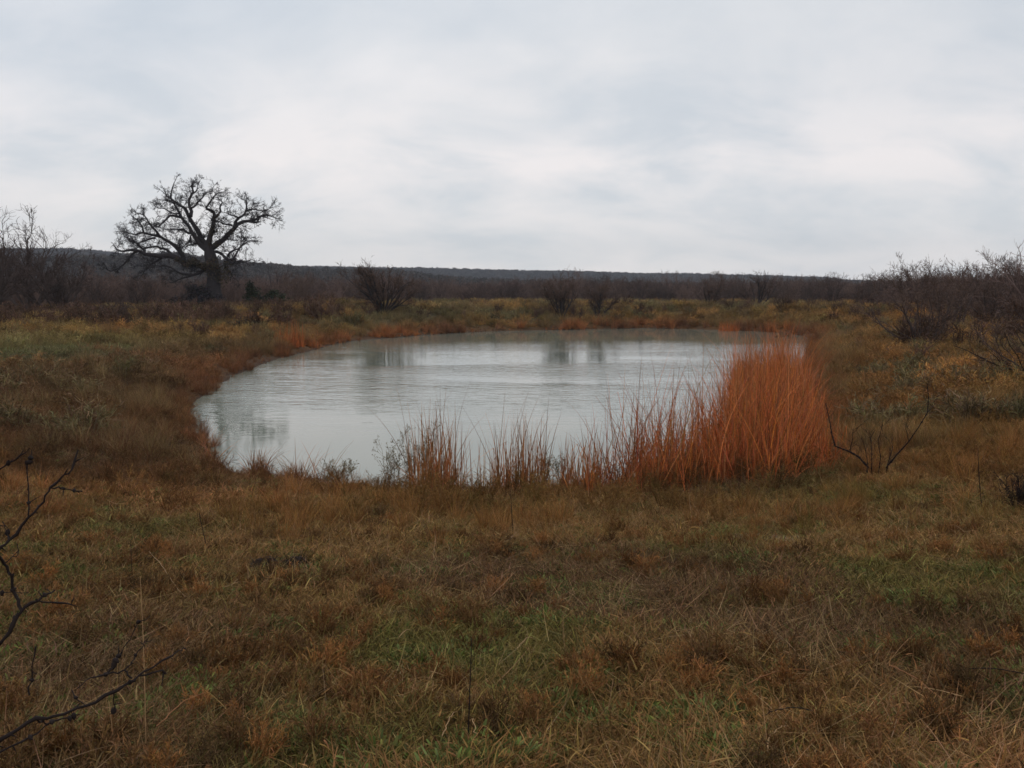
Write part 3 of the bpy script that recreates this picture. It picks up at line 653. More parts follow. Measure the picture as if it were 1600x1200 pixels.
# ------------------------------------------------------------------ the oak
OY = 108.0
OB = at_z(333, 489, 1.3); OY = OB[1]
oz = float(gz(np.array([OB[0]]), np.array([OB[1]]))[0])
oak = link('oak_tree', None, loc=(OB[0], OB[1], oz), label='big gnarled leafless oak standing dark against the sky behind the left bank', cat='tree')
OR = np.array([OB[0], OB[1], oz])
def zp(zx, zy, dy=0.0):
    q = at_y(160 + zx / 5, 260 + zy / 5, OY + dy); return q - OR
rg = np.random.default_rng(77)
limbs = [  # polyline in the enlarged view, start radius, end radius, depth drift
 ([(815,640),(760,520),(690,390),(650,330),(600,310),(550,260),(540,210),(560,130)], .34,.05, 1.5),
 ([(690,390),(680,300),(712,210),(690,150),(720,115)], .20,.05, 2.5),
 ([(712,210),(760,170),(760,120)], .09,.03, 1),
 ([(685,330),(740,290),(790,260),(800,210),(860,170)], .12,.03, -2),
 ([(815,650),(700,520),(620,400),(580,350),(570,290),(500,260),(440,260)], .30,.04,-2.5),
 ([(620,400),(540,390),(500,430),(410,470),(340,430)], .15,.04,-3),
 ([(600,370),(520,350),(450,340),(400,300)], .10,.03,2),
 ([(550,260),(500,230),(460,190)], .08,.03,1),
 ([(700,520),(640,500),(560,490),(510,500),(470,480)], .14,.03,3),
 ([(640,745),(600,660),(530,590),(450,550),(400,490),(350,420),(300,370)], .28,.05,-1.5),
 ([(450,550),(320,510),(240,530),(160,510)], .15,.04,-3),
 ([(320,510),(290,430),(230,400),(225,375)], .10,.03,-3),
 ([(410,560),(300,590),(270,620),(180,530)], .12,.03,1),
 ([(860,770),(760,770),(640,745),(560,710),(440,690),(330,690),(270,650),(200,660),(140,660),(100,630)], .46,.06,-1),
 ([(330,690),(300,630),(240,590),(180,540),(150,510)], .14,.03,2),
 ([(280,660),(200,740),(130,790),(60,800),(30,790)], .15,.04,-2),
 ([(470,710),(380,750),(330,810),(300,855)], .14,.04,2.5),
 ([(560,710),(490,640),(400,620),(300,635),(260,600)], .18,.04,3),
 ([(840,640),(950,570),(1020,510),(1060,440),(1180,420),(1260,370),(1320,380),(1370,410)], .36,.04,1),
 ([(1030,480),(1060,400),(1120,350),(1130,280),(1080,250)], .17,.04,3),
 ([(1140,430),(1200,430),(1240,390),(1310,410)], .11,.03,-2),
 ([(1120,350),(1200,340),(1290,350),(1330,320)], .11,.03,-1),
 ([(1010,460),(950,440),(900,430)], .12,.03,-2),
 ([(1060,400),(1000,380),(960,360)], .10,.03,1),
 ([(830,640),(850,500),(880,400),(870,370),(810,340),(820,290),(870,230),(930,200)], .34,.04,-1),
 ([(880,400),(940,360),(910,310),(940,270),(920,260)], .15,.04,1),
 ([(850,680),(900,650),(960,710),(1020,730),(1080,620),(1150,570),(1180,580)], .20,.04,2.5),
 ([(980,700),(1060,640),(1100,560),(1080,500)], .13,.03,-2),
 ([(940,690),(1000,745),(1090,740),(1200,740)], .12,.03,-3),
 ([(820,800),(700,850),(600,820),(500,780),(380,775)], .20,.04,-3),
 ([(700,850),(640,880),(560,920),(520,900)], .10,.03,-1),
 ([(790,610),(720,600),(640,640),(600,600)], .12,.03,3),
 ([(690,540),(660,600),(620,650)], .08,.03,1),
 ([(950,760),(1010,840),(1060,900)], .12,.03,2),
]
gl = Geo(); gt = Geo(); tw = []
PT = dict(seg=[5, 4, 3], crook=[0.30, 0.38, 0.4], up=[0.03, 0.03, 0.02], tip=[0.4, 0.5, 0.6], kids=[6, 4], angle=[0.8, 0.85], ratio=[0.55, 0.55], rr=[0.6, 0.7], rmin=0.019, **{'from': [0.15, 0.1]})
for pl, r0, r1, dr in limbs:
    m_ = len(pl); pts = []
    for k_, (a, b_) in enumerate(pl):
        f = k_ / (m_ - 1); pts.append(zp(a, b_, dr * f * 1.4))
    pts = np.array(pts); fine = [pts[0]]
    for k_ in range(m_ - 1):
        L_ = np.linalg.norm(pts[k_ + 1] - pts[k_]); ns = max(2, int(L_ / 0.45))
        for q in range(1, ns + 1):
            f = q / ns; pnt = pts[k_] * (1 - f) + pts[k_ + 1] * f
            if q < ns or k_ < m_ - 2: pnt = pnt + rg.normal(0, 0.15, 3)
            fine.append(pnt)
    fine = np.array(fine); fine[1:-1] = 0.5 * fine[1:-1] + 0.25 * (fine[:-2] + fine[2:])
    nf = len(fine); rd = r0 + (r1 - r0) * np.linspace(0, 1, nf) ** 0.75
    tube(gl, fine, rd * 1.15, 7)
    tot = np.linalg.norm(np.diff(fine, axis=0), axis=1).sum()
    for q in range(int(tot * 3.4)):
        i_ = int(rg.uniform(0.12, 1) * (nf - 1)); i_ = min(i_, nf - 2)
        dd = fine[i_ + 1] - fine[i_]; dd /= np.linalg.norm(dd); a = rg.uniform(0.5, 1.2)
        ax = np.cross(dd, rnd_unit(rg)); ax /= np.linalg.norm(ax); ndv = dd * math.cos(a) + ax * math.sin(a) + np.array([0, 0, 0.15]); ndv /= np.linalg.norm(ndv)
        grow(rg, tw, fine[i_], ndv, rg.uniform(0.6, 1.7), max(rd[i_] * 0.22, 0.024), 0, PT)
    grow(rg, tw, fine[-1], (fine[-1] - fine[-2]) / np.linalg.norm(fine[-1] - fine[-2]), 1.0, r1, 0, PT)
for lv, pts, rd in tw: (tube(gt, pts, rd, 3) if lv == 0 else ribbon(gt, pts, rd * 1.2, (1, 1, 1), rg))
tr = Geo()
tube(tr, np.array([zp(880, 1160), zp(875, 1060), zp(868, 960), zp(872, 860), zp(858, 760), zp(840, 690), zp(828, 620)]), [1.5, 0.98, 0.82, 0.76, 0.75, 0.66, 0.46], 12)
link('trunk', tr.mesh('trunk', M_bark, True), oak); link('limbs', gl.mesh('limbs', M_bark, True), oak); link('crown', gt.mesh('crown', M_bark), oak)
def leaves(g, centre, rx, ry, rz_, n, s0, s1, rg, up=0.0):
    v_ = rg.normal(size=(n, 3)); v_ /= np.linalg.norm(v_, axis=1)[:, None]; v_ *= (rg.random(n) ** 0.45)[:, None]
    c0 = centre + v_ * np.array([rx, ry, rz_]); c0 += 0.18 * np.sin(c0[:, [1, 2, 0]] * 3.1) * min(rx, 1.5)
    a = rg.normal(size=(n, 3)); a /= np.linalg.norm(a, axis=1)[:, None]; b_ = np.cross(a, rg.normal(size=(n, 3))); b_ /= np.linalg.norm(b_, axis=1)[:, None]
    s_ = rg.uniform(s0, s1, n)[:, None]; Vv = np.stack([c0 - a * s_, c0 + b_ * s_ * 0.6, c0 + a * s_, c0 - b_ * s_ * 0.6], 1).reshape(-1, 3)
    g.add(Vv, np.arange(n * 4).reshape(-1, 4), np.repeat(tones(n, 0.5, 1.5, rg), 4, 0))
iv = Geo()
for (a, b_, rx, rz_, nn_) in [(905,400,.8,1.2,260),(870,520,.7,1.4,300),(960,480,1.0,.8,200),(1040,540,.9,.9,150),(900,610,.9,.5,150)]:
    leaves(iv, zp(a, b_, -0.4), rx, 0.8, rz_, nn_, 0.05, 0.12, rg)
for (a, b_, rx, rz_, nn_) in [(870,800,1.1,1.4,700),(950,850,1.0,1.3,350),(760,765,1.6,.45,500),(660,745,1.4,.4,350),(980,760,.8,.5,150)]:
    leaves(iv, zp(a, b_, -0.6), rx, 0.9, rz_, nn_, 0.07, 0.15, rg)
link('creeper', iv.mesh('creeper', M_ivy), oak)
# dark brush around its foot and the evergreen to its right
def bush(px, py, yy, blobs, name, cat, label, mat, n=500, s=(0.06, 0.14)):
    p = at_y(px, py, yy); zg = float(gz(np.array([p[0]]), np.array([p[1]]))[0]); g = Geo(); st = Geo(); rb = np.random.default_rng(int(px) + 5)
    e = link(name, None, loc=(p[0], p[1], zg), label=label, cat=cat)
    for (cx, cy, cz, rx, ry, rz_) in blobs:
        leaves(g, np.array([cx, cy, cz]), rx, ry, rz_, int(n * rx * rz_), s[0], s[1], rb)
        pts = np.array([[0, 0, -0.1], [cx * 0.4, cy * 0.4, cz * 0.4], [cx * 0.8, cy * 0.8, cz * 0.85], [cx, cy, cz + rz_ * 0.9]]) + rb.normal(0, 0.06, (4, 3))
        tube(st, pts, [0.07, 0.05, 0.035, 0.015], 5)
    link('foliage', g.mesh('foliage', mat), e); link('stems', st.mesh('stems', M_bark), e)
bush(318, 491, OY - 3.0, [(-2.2,0,1.3,1.3,1.2,1.2),(-.6,0,1.8,1.3,1.3,1.5),(1.0,1.6,1.0,1.6,1.0,.9),(-.9,-.1,2.9,1.0,1.1,.8),(-3.2,0,.8,1.2,1,.8),(0.3,-.9,1.2,1.3,.6,1.3),(1.7,-.3,1.3,1.0,.8,1.2),(.6,-.6,2.6,.9,.6,.9)], 'brush_clump', 'shrub', 'dark tangled brush around the foot of the oak', M_bark, 760, (0.05, 0.14))
bush(420, 478, 106, [(-1.8,0,1.6,1.2,1.0,1.3),(-.6,0,1.0,1.5,1.0,.8),(1.0,0,1.1,1.7,1.0,.8),(2.6,0,.9,1.3,1.0,.7),(-2.2,0,3.0,.5,.5,.9),(.8,.0,2.1,1.2,.9,.5)], 'evergreen_shrub', 'shrub', 'dark evergreen shrub standing right of the oak', M_leaf, 800, (0.07, 0.17))
bush(768, 492, 88, [(0,0,.5,.9,.7,.5)], 'evergreen_shrub', 'shrub', 'small dark round shrub on the crest of the far bank', M_leaf, 700, (0.04, 0.09))
bush(1220, 498, 74, [(0,0,.4,.9,.7,.4),(.9,0,.3,.6,.5,.35)], 'evergreen_shrub', 'shrub', 'small dark shrub on the far bank above the reed bed', M_leaf, 700, (0.04, 0.09))
bush(375, 525, 62, [(0,0,.5,1.0,.7,.5),(1.0,.3,.4,.8,.6,.4)], 'evergreen_shrub', 'shrub', 'olive shrub on the left bank behind the orange reed clump', M_ivy, 600, (0.04, 0.09))

# ------------------------------------------------------------------ reeds
def reed_geo(bases, hmin, hmax, rg, lean=0.10, broken=0.22, wid=0.011, extra_low=0.6):
    g = Geo(); n = len(bases)
    az = rg.uniform(0, 6.283, n); h = rg.uniform(hmin, hmax, n)
    kp = rg.uniform(0.35, 0.85, n); ka = np.where(rg.random(n) < broken, rg.uniform(0.9, 2.2, n), 0)
    blades(g, bases, az, h, np.abs(rg.normal(0, lean, n)), rg.normal(0.12, 0.22, n), rg.uniform(0.7, 1.3, n) * wid, 7, tones(n, 0.5, 1.45, rg, 0.10), rg, 1.0, (kp, ka))
    k_ = int(n * extra_low)                                   # low tangle of fallen leaves
    if k_:
        ix = rg.integers(0, n, k_)
        b_ = bases[ix] + rg.normal(0, 0.08, (k_, 3)) * np.array([1, 1, 0.0])
        blades(g, b_, rg.uniform(0, 6.283, k_), rg.uniform(0.4, 1.1, k_), rg.uniform(0.3, 1.1, k_), rg.uniform(0.2, 1.6, k_), rg.uniform(0.7, 1.3, k_) * wid * 0.9, 6, tones(k_, 0.4, 1.5, rg, 0.12), rg)
    return g
def inpoly(px, py, poly):
    P_ = np.array(poly, float); Q_ = np.roll(P_, -1, 0); r_ = np.zeros(len(px), bool)
    for a, b_ in zip(P_, Q_):
        r_ ^= ((a[1] > py) != (b_[1] > py)) & (px < (b_[0] - a[0]) * (py - a[1]) / ((b_[1] - a[1]) or 1e-9) + a[0])
    return r_
BED = [(890,778),(930,762),(990,745),(1050,728),(1120,702),(1150,672),(1143,640),(1143,612),(1160,592),(1200,582),(1236,590),(1252,625),(1276,662),(1318,700),(1316,720),(1268,740),(1225,752),(1190,772),(1150,772),(1100,797),(1040,786),(990,800),(940,790)]
x, y = wedge(120000, 15.2, 40, 0.6); z = np.maximum(gz(x, y), 0); px, py = proj(x, y, z)
m = inpoly(px, py, BED) & (fbm(x / 0.55, y / 0.55, 3) > 0.42 - 0.05 * (px > 1120))
x, y = x[m], y[m]; px, py = px[m], py[m]
edge = sstep(905, 1100, px)
keep = rng.random(len(x)) < (0.65 + 0.35 * edge) * (1 - 0.75 * sstep(1262, 1318, px)); x, y, px = x[keep], y[keep], px[keep]
k_ = min(len(x), 11000); x, y, px = x[:k_], y[:k_], px[:k_]
print('reeds', len(x))
pyr = proj(x, y, np.maximum(gz(x, y), 0))[1]
hsc = (0.60 + 0.52 * sstep(880, 1000, px)) * (1 + 0.16 * sstep(680, 620, pyr)) * (0.66 + 0.34 * sstep(1290, 1225, px))
g = Geo(); rg = np.random.default_rng(5)
rt_ = tones(len(x), 0.35, 1.6, rg, 0.16)
tan_ = (rg.random(len(x)) < 0.33 + 0.37 * sstep(1090, 960, px))[:, None] * rg.uniform(0.2, 1, (len(x), 1))
rt_ = rt_ * (1 - tan_) + rt_ * np.array([0.72, 1.15, 1.5]) * 0.9 * tan_
n = len(x); bz = np.maximum(gz(x, y), -0.15)
bases = np.stack([x, y, bz], 1); az = rg.uniform(0, 6.283, n); h = (0.55 + 1.45 * rg.random(n) ** 1.2) * hsc * (0.30 + 1.45 * fbm(x / 0.9 + 4, y / 0.9, 3))
blades(g, bases, az, h, np.abs(rg.normal(0, 0.26, n)), rg.normal(0.26, 0.42, n), rg.uniform(0.010, 0.021, n), 7, rt_, rg, 1.0, (rg.uniform(0.35, 0.85, n), np.where(rg.random(n) < 0.32, rg.uniform(0.8, 2.2, n), 0)))
k_ = int(n * 0.75); ix = rg.integers(0, n, k_)
lo_ = bases[ix] + rg.normal(0, 0.22, (k_, 3)) * np.array([1, 1.2, 0]); lo_[:, 2] = np.maximum(gz(lo_[:, 0], lo_[:, 1]), -0.1)
blades(g, lo_, rg.uniform(0, 6.283, k_), rg.uniform(0.4, 1.2, k_) * hsc[ix], rg.uniform(0.2, 1.1, k_), rg.uniform(0.2, 1.7, k_), rg.uniform(0.007, 0.014, k_), 6, tones(k_, 0.4, 1.5, rg, 0.12), rg)
iw = np.where((px < 1150) & (rg.random(n) < 0.035) | (rg.random(n) < 0.006))[0]; k_ = len(iw)
blades(g, bases[iw], rg.uniform(0, 6.283, k_), rg.uniform(1.7, 2.5, k_) * np.clip(hsc[iw], 0, 1), np.abs(rg.normal(0.05, 0.15, k_)), rg.uniform(0.0, 1.5, k_), rg.uniform(0.012, 0.018, k_), 9, tones(k_, 0.35, 0.9, rg, 0.14), rg)
link('reed_bed', g.mesh('reed_bed', M_reed), kind='stuff', label='dense rust orange reed bed on the right shore')

def clump(px, py, n, rx, ry, h0, h1, seed, label, mat=None, name='reed_clump', cat='reeds', lean=0.13, wid=0.017, broken=0.2, low=0.8, group='reed clumps along the shore', z=None):
    p = at_z(px, py, 0.03 if z is None else z); rg = np.random.default_rng(seed)
    if z is None: zg = max(float(gz(np.array([p[0]]), np.array([p[1]]))[0]), -0.05)
    else: zg = float(gz(np.array([p[0]]), np.array([p[1]]))[0])
    a = rg.uniform(0, 6.283, n); r_ = np.sqrt(rg.random(n))
    b_ = np.stack([np.cos(a) * r_ * rx, np.sin(a) * r_ * ry, np.full(n, -0.03)], 1)
    g = reed_geo(b_, h0, h1, rg, lean, broken, wid, low)
    k_ = int(n * 0.05)
    if k_ and h1 > 1.4: blades(g, b_[:k_], rg.uniform(0, 6.283, k_), rg.uniform(1.1, 1.3, k_) * h1, np.abs(rg.normal(0.1, 0.12, k_)), rg.uniform(0, 0.9, k_), np.full(k_, wid * 0.85), 9, tones(k_, 0.35, 0.8, rg, 0.14), rg)
    return link(name, g.mesh(name, mat or M_reed), loc=(p[0], p[1], zg), label=label, cat=cat, group=group)
clump(682, 774, 230, 0.52, 0.35, 0.5, 1.8, 501, 'tall thin reed clump at the left of the near shore', M_reed3)
clump(745, 770, 22, 0.35, 0.25, 0.5, 1.2, 511, 'sparse reed stems between the two tall near clumps', M_reed3)
clump(812, 774, 200, 0.52, 0.35, 0.5, 1.65, 502, 'tall reed clump in the middle of the near shore', M_reed3)
clump(905, 774, 130, 0.42, 0.30, 0.4, 1.15, 503, 'short rusty reed clump where the big reed bed begins', M_reed3)
clump(452, 548, 240, 1.05, 0.8, 0.5, 1.9, 504, 'orange reed clump on the far left shore', wid=0.02)
clump(485, 544, 60, 0.8, 0.5, 0.3, 0.8, 512, 'low tan reed tuft right of the orange clump on the far left shore', wid=0.02)
clump(1137, 517, 160, 1.0, 0.7, 0.4, 1.4, 505, 'orange reed clump at the right of the far shore', wid=0.022)
clump(404, 745, 130, 0.18, 0.14, 0.30, 0.68, 506, 'brown sedge tuft leaning at the near left corner of the pond', M_reed2, 'sedge_tuft', 'grass tuft', 0.25, 0.014, group='sedge tufts at the near left water edge')
clump(462, 754, 100, 0.16, 0.12, 0.25, 0.50, 507, 'small brown sedge tuft, middle of the three at the near left edge', M_reed2, 'sedge_tuft', 'grass tuft', 0.3, 0.013, group='sedge tufts at the near left water edge')
clump(492, 760, 90, 0.20, 0.12, 0.15, 0.38, 508, 'lowest dark sedge tuft right of the other two at the near left edge', M_reed2, 'sedge_tuft', 'grass tuft', 0.45, 0.013, group='sedge tufts at the near left water edge')
clump(325, 722, 90, 0.30, 0.22, 0.2, 0.45, 509, 'rusty sedge tuft on the left corner of the shore', M_reed2, 'sedge_tuft', 'grass tuft', 0.3, 0.013, group='sedge tufts at the near left water edge')
clump(155, 548, 120, 0.9, 0.5, 0.2, 0.55, 510, 'rust red grass tuft on the green track', M_reed2, 'grass_tuft', 'grass tuft', 0.35, 0.014, z=1.1, group=None)
# grey green seed-headed weeds at the waterline
def weed(px, py, h, seed, label):
    p = at_z(px, py, 0.03); zg = max(float(gz(np.array([p[0]]), np.array([p[1]]))[0]), -0.03); rg = np.random.default_rng(seed); out = []
    Pm = dict(seg=[5, 4, 3], crook=[0.12, 0.25, 0.3], up=[0.08, 0.08, 0.05], tip=[0.5, 0.5, 0.5], kids=[9, 5], angle=[0.6, 0.6], ratio=[0.38, 0.4], rr=[0.6, 0.7], rmin=0.0022, **{'from': [0.4, 0.2]})
    for k_ in range(9):
        a = rg.uniform(0, 6.283); l = abs(rg.normal(0, 0.35))
        grow(rg, out, np.array([rg.normal(0, .15), rg.normal(0, .12), -0.03]), np.array([math.cos(a)*math.sin(l), math.sin(a)*math.sin(l), math.cos(l)]), h * rg.uniform(0.7, 1.1), 0.005, 0, Pm)
    g, g2 = Geo(), Geo()
    for lv, pts, rd in out:
        tube(g, pts, rd, 3)
        if lv == 2: leaves(g2, pts[-1], 0.02, 0.02, 0.02, 4, 0.006, 0.014, rg)
    e = link('seeding_weed', None, loc=(p[0], p[1], zg), label=label, cat='weed', group='seeding weeds at the near water edge')
    link('stems', g.mesh('stems', M_weed), e); link('seed_heads', g2.mesh('seed_heads', M_weed), e)
weed(618, 768, 0.75, 601, 'grey green seeding weed left of the tall reed clump')
weed(655, 770, 1.0, 602, 'taller seeding weed mixed into the left tall reed clump')
weed(862, 770, 0.65, 603, 'grey green seeding weed right of the middle reed clump')
weed(545, 765, 0.45, 604, 'faint low weed standing before the water on the left')

# ------------------------------------------------------------------ near twigs, stems, soil
def branch_thing(name, label, base_y, lines, mat=M_dark, cat='branch', nodes=True, seed=1):
    """lines: ([(px,py,dy)...], r0, r1); built at real distance with depth of its own"""
    rg = np.random.default_rng(seed); g = Geo(); th = g
    o0 = at_y(lines[0][0][0][0], lines[0][0][0][1], base_y)
    e = link(name, None, loc=tuple(o0), label=label, cat=cat)
    for pl, r0, r1 in lines:
        if nodes and base_y < 3: r0, r1 = r0 * 0.64, r1 * 0.7
        pts = [at_y(a, b_, base_y + dy) - o0 for a, b_, dy in pl]; fine = [pts[0]]
        for k_ in range(len(pts) - 1):
            L_ = np.linalg.norm(pts[k_ + 1] - pts[k_]); ns = max(3, int(L_ / 0.012))
            for q in range(1, ns + 1):
                f = q / ns; fine.append(pts[k_] * (1 - f) + pts[k_ + 1] * f + (rg.normal(0, 0.0016, 3) if q < ns else 0))
        fine = np.array(fine); n_ = len(fine); rd = r0 + (r1 - r0) * np.linspace(0, 1, n_)
        if nodes:
            rd = rd * (1 + 0.9 * (rg.random(n_) < 0.16)); rd[1:-1] = 0.6 * rd[1:-1] + 0.2 * (rd[:-2] + rd[2:])
        tube(g, fine, rd, 6)
        if nodes:
            for i_ in range(2, n_ - 1):
                if rg.random() < 0.22:
                    dv = rnd_unit(rg); tl = rg.uniform(0.006, 0.022); tube(th, [fine[i_], fine[i_] + dv * tl * 0.6, fine[i_] + dv * tl], [rd[i_] * 0.8, 0.0009, 0.0003], 4)
                if rg.random() < 0.10:
                    dv = rnd_unit(rg); s_ = rg.uniform(0.003, 0.0055)
                    tube(th, [fine[i_] - dv * s_, fine[i_] - dv * s_ * 0.3, fine[i_] + dv * s_ * 0.7, fine[i_] + dv * s_ * 1.6], [0.001, s_ * 0.9, s_ * 0.8, 0.0008], 6)
    if cat == 'sapling':
        out = []
        Pm = dict(seg=[5, 4], crook=[0.2, 0.3], up=[0.08, 0.05], tip=[0.4, 0.5], kids=[4], angle=[0.6], ratio=[0.5], rr=[0.7], rmin=0.0025, **{'from': [0.2]})
        for V0 in [v0 for v0 in g.V if len(v0) > 60]:
            for k_ in range(5):
                q = V0[rg.integers(0, len(V0))]; dv = rnd_unit(rg); dv[2] = abs(dv[2]) + 0.6; grow(rg, out, q, dv / np.linalg.norm(dv), rg.uniform(0.15, 0.45), 0.0035, 0, Pm)
        for lv, pts, rd in out: tube(g, pts, rd, 3)
    link('stem', g.mesh('stem', mat, True), e)
    return e
B = 1.45
branch_thing('thorny_branch', 'dark knobbly thorny branch rising at the left edge, upper of two', B, [
 ([(-60,1050,.0),(0,1006,.0),(19,978,.01),(34,955,.02),(25,931,.03),(19,900,.03),(6,881,.02),(-4,866,0),(-2,858,0),(14,844,.02),(44,809,.04),(69,784,.05),(78,762,.06),(97,745,.07),(112,734,.08),(122,703,.1)], .0052, .0020),
 ([(34,955,.02),(56,940,.03),(70,930,.04),(86,922,.06)], .0038, .0018),
 ([(56,936,.03),(90,942,.06),(112,944,.09),(116,930,.1)], .0020, .0012),
 ([(78,762,.06),(95,764,.08),(116,767,.11),(128,768,.13)], .0022, .0010),
 ([(44,809,.04),(45,769,.05),(42,734,.06),(50,703,.08)], .0022, .0010),
 ([(-10,740,.1),(5,730,.1),(31,712,.1),(47,700,.1)], .0026, .0010),
 ([(14,844,.02),(8,826,.04),(4,815,.05)], .0016, .0008),
 ([(-20,926,.1),(10,926,.08),(45,926,.08)], .0016, .0008),
 ([(6,881,.02),(26,870,.05),(27,850,.06)], .0016, .0008)], seed=3)
branch_thing('thorny_branch', 'dark thorny branch reaching right in the lower left corner, lower of two', 1.30, [
 ([(-60,1200,0),(0,1156,0),(56,1122,.02),(84,1119,.03),(134,1103,.05),(178,1081,.07),(203,1066,.09),(216,1056,.1),(250,1048,.12),(258,1052,.13)], .0048, .0018),
 ([(216,1056,.1),(240,1042,.12),(262,1028,.14),(280,1016,.17),(290,1014,.18)], .0026, .0012),
 ([(206,1060,.09),(194,1047,.1),(165,1054,.08),(141,1059,.06),(120,1076,.04)], .0024, .0012),
 ([(194,1047,.1),(210,1030,.12),(222,1012,.14),(227,1000,.15)], .0018, .0010),
 ([(165,1054,.08),(178,1038,.1),(190,1020,.12),(196,1008,.12),(216,972,.14),(234,962,.16)], .0018, .0009),
 ([(178,1081,.07),(180,1104,.1),(172,1116,.12)], .0016, .0009),
 ([(56,1122,.02),(72,1132,.05),(100,1122,.08),(125,1116,.1)], .0018, .0010),
 ([(-20,1190,.1),(20,1165,.1),(60,1145,.12),(76,1132,.12)], .0028, .0012),
 ([(134,1103,.05),(118,1090,.06),(112,1078,.07)], .0014, .0008),
 ([(46,1086,.2),(50,1050,.2),(56,1010,.2)], .0024, .0012)], seed=4)

def gpt(px, py):
    z0 = 1.5
    for _ in range(40):
        p = at_z(px, py, z0); z0 = 0.6 * z0 + 0.4 * float(gz(np.array([p[0]]), np.array([p[1]]))[0])
    return np.array([p[0], p[1], z0])
def stem_thing(px, py, top, r, label, mat=M_dark, name='weed_stem', group='single weed stems in the foreground', kids=3):
    p = gpt(px, py); q = at_y(top[0], top[1], p[1]) - p; rg = np.random.default_rng(int(px)); g = Geo()
    f = np.linspace(0, 1, 9)[:, None]; pts = f * q + np.sin(f * 3.1) * rg.normal(0, 0.006, 3); pts[0, 2] -= 0.03
    tube(g, pts, np.linspace(r, r * 0.55, 9) * (1 + 0.25 * (np.arange(9) % 2)), 6)
    for k_ in range(kids):
        i_ = rg.integers(3, 8); dv = rnd_unit(rg); dv[2] = abs(dv[2]) + 0.5; dv /= np.linalg.norm(dv); l = rg.uniform(0.02, 0.05)
        tube(g, [pts[i_], pts[i_] + dv * l * 0.5, pts[i_] + dv * l], [r * 0.5, r * 0.35, r * 0.2], 4)
    link(name, g.mesh(name, mat, True), loc=tuple(p), label=label, cat='stem', group=group)
stem_thing(731, 1165, (737, 996), 0.0030, 'thin dark upright stem, nearest the bottom centre')
stem_thing(325, 862, (311, 800), 0.0045, 'dark stem standing in the grass left of the rooted soil')
stem_thing(802, 838, (798, 765), 0.0048, 'tall dark stem in front of the middle reed clump')
stem_thing(512, 1090, (506, 1045), 0.0022, 'short dark stem left of the bottom centre stem')
stem_thing(207, 905, (204, 845), 0.0030, 'thin dark stem beyond the upper thorny branch')
stem_thing(886, 1030, (880, 960), 0.0024, 'fine brown stem right of the bottom centre stem', M_straw)
stem_thing(228, 1190, (219, 900), 0.0022, 'long pale straw stem standing among the thorny twigs', M_straw)
stem_thing(182, 1195, (170, 1095), 0.0024, 'pale straw stem under the lower thorny branch', M_straw)
stem_thing(391, 925, (385, 880), 0.0030, 'pale bent straw left of the rooted soil', M_straw)
stem_thing(948, 1125, (958, 1060), 0.0022, 'pale straw stem leaning right of centre', M_straw)
stem_thing(1425, 1130, (1392, 1095), 0.0022, 'pale straw stem crossing the lower right grass', M_straw)
stem_thing(1380, 1130, (1393, 1070), 0.0022, 'pale straw stem leaning over green grass at lower right', M_straw)
stem_thing(1236, 1020, (1227, 985), 0.0024, 'pale straw stem left of the lower right green patch', M_straw)
stem_thing(1535, 800, (1528, 700), 0.0060, 'tall dark stem in the right field')
def lying(px0, py0, px1, py1, r, label, mat, seed):
    a, b_ = gpt(px0, py0), gpt(px1, py1); rg = np.random.default_rng(seed); f = np.linspace(0, 1, 14)[:, None]
    pts = a * (1 - f) + b_ * f; pts[:, 2] = gz(pts[:, 0], pts[:, 1]) + 0.09 + 0.03 * np.sin(f[:, 0] * 3.1); pts[:, :2] += rg.normal(0, 0.004, (14, 2)); g = Geo()
    tube(g, pts - a, np.linspace(r, r * 0.5, 14), 5)
    link('fallen_twig', g.mesh('fallen_twig', mat, True), loc=tuple(a), label=label, cat='twig', group='twigs and stalks lying on the grass')
lying(1485, 1073, 1620, 1086, 0.004, 'dark straight twig lying at the lower right edge', M_dark, 1)
lying(1165, 1095, 1262, 1072, 0.004, 'reddish brown stalk lying in the lower right grass', M_reed2, 2)
lying(1195, 1200, 1228, 1165, 0.003, 'pale short stalk lying at the bottom right of centre', M_straw, 3)
lying(1390, 1065, 1505, 1155, 0.0035, 'long slanting brown stalk in the lower right grass', M_reed2, 4)
lying(692, 1180, 716, 1140, 0.0026, 'pale stalk lying left of the upright dark stem', M_straw, 5)
lying(744, 1178, 735, 1155, 0.0026, 'short pale stalk at the foot of the upright dark stem', M_straw, 6)
lying(622, 1020, 645, 1005, 0.003, 'short pale stalk lying in the middle foreground', M_straw, 7)
lying(235, 875, 290, 950, 0.003, 'slanting pale stalk lying left of the rooted soil', M_straw, 8)
lying(350, 935, 400, 928, 0.003, 'pale stalk lying below the rooted soil', M_straw, 9)
lying(1270, 1140, 1190, 1148, 0.0035, 'dark stalk lying in front of the reddish one', M_dark, 10)
lying(808, 1035, 834, 1018, 0.003, 'pale short stalk lying right of the upright stem', M_straw, 11)
lying(245, 1165, 330, 1108, 0.0035, 'long brown stalk lying right of the lower thorny branch', M_reed2, 12)

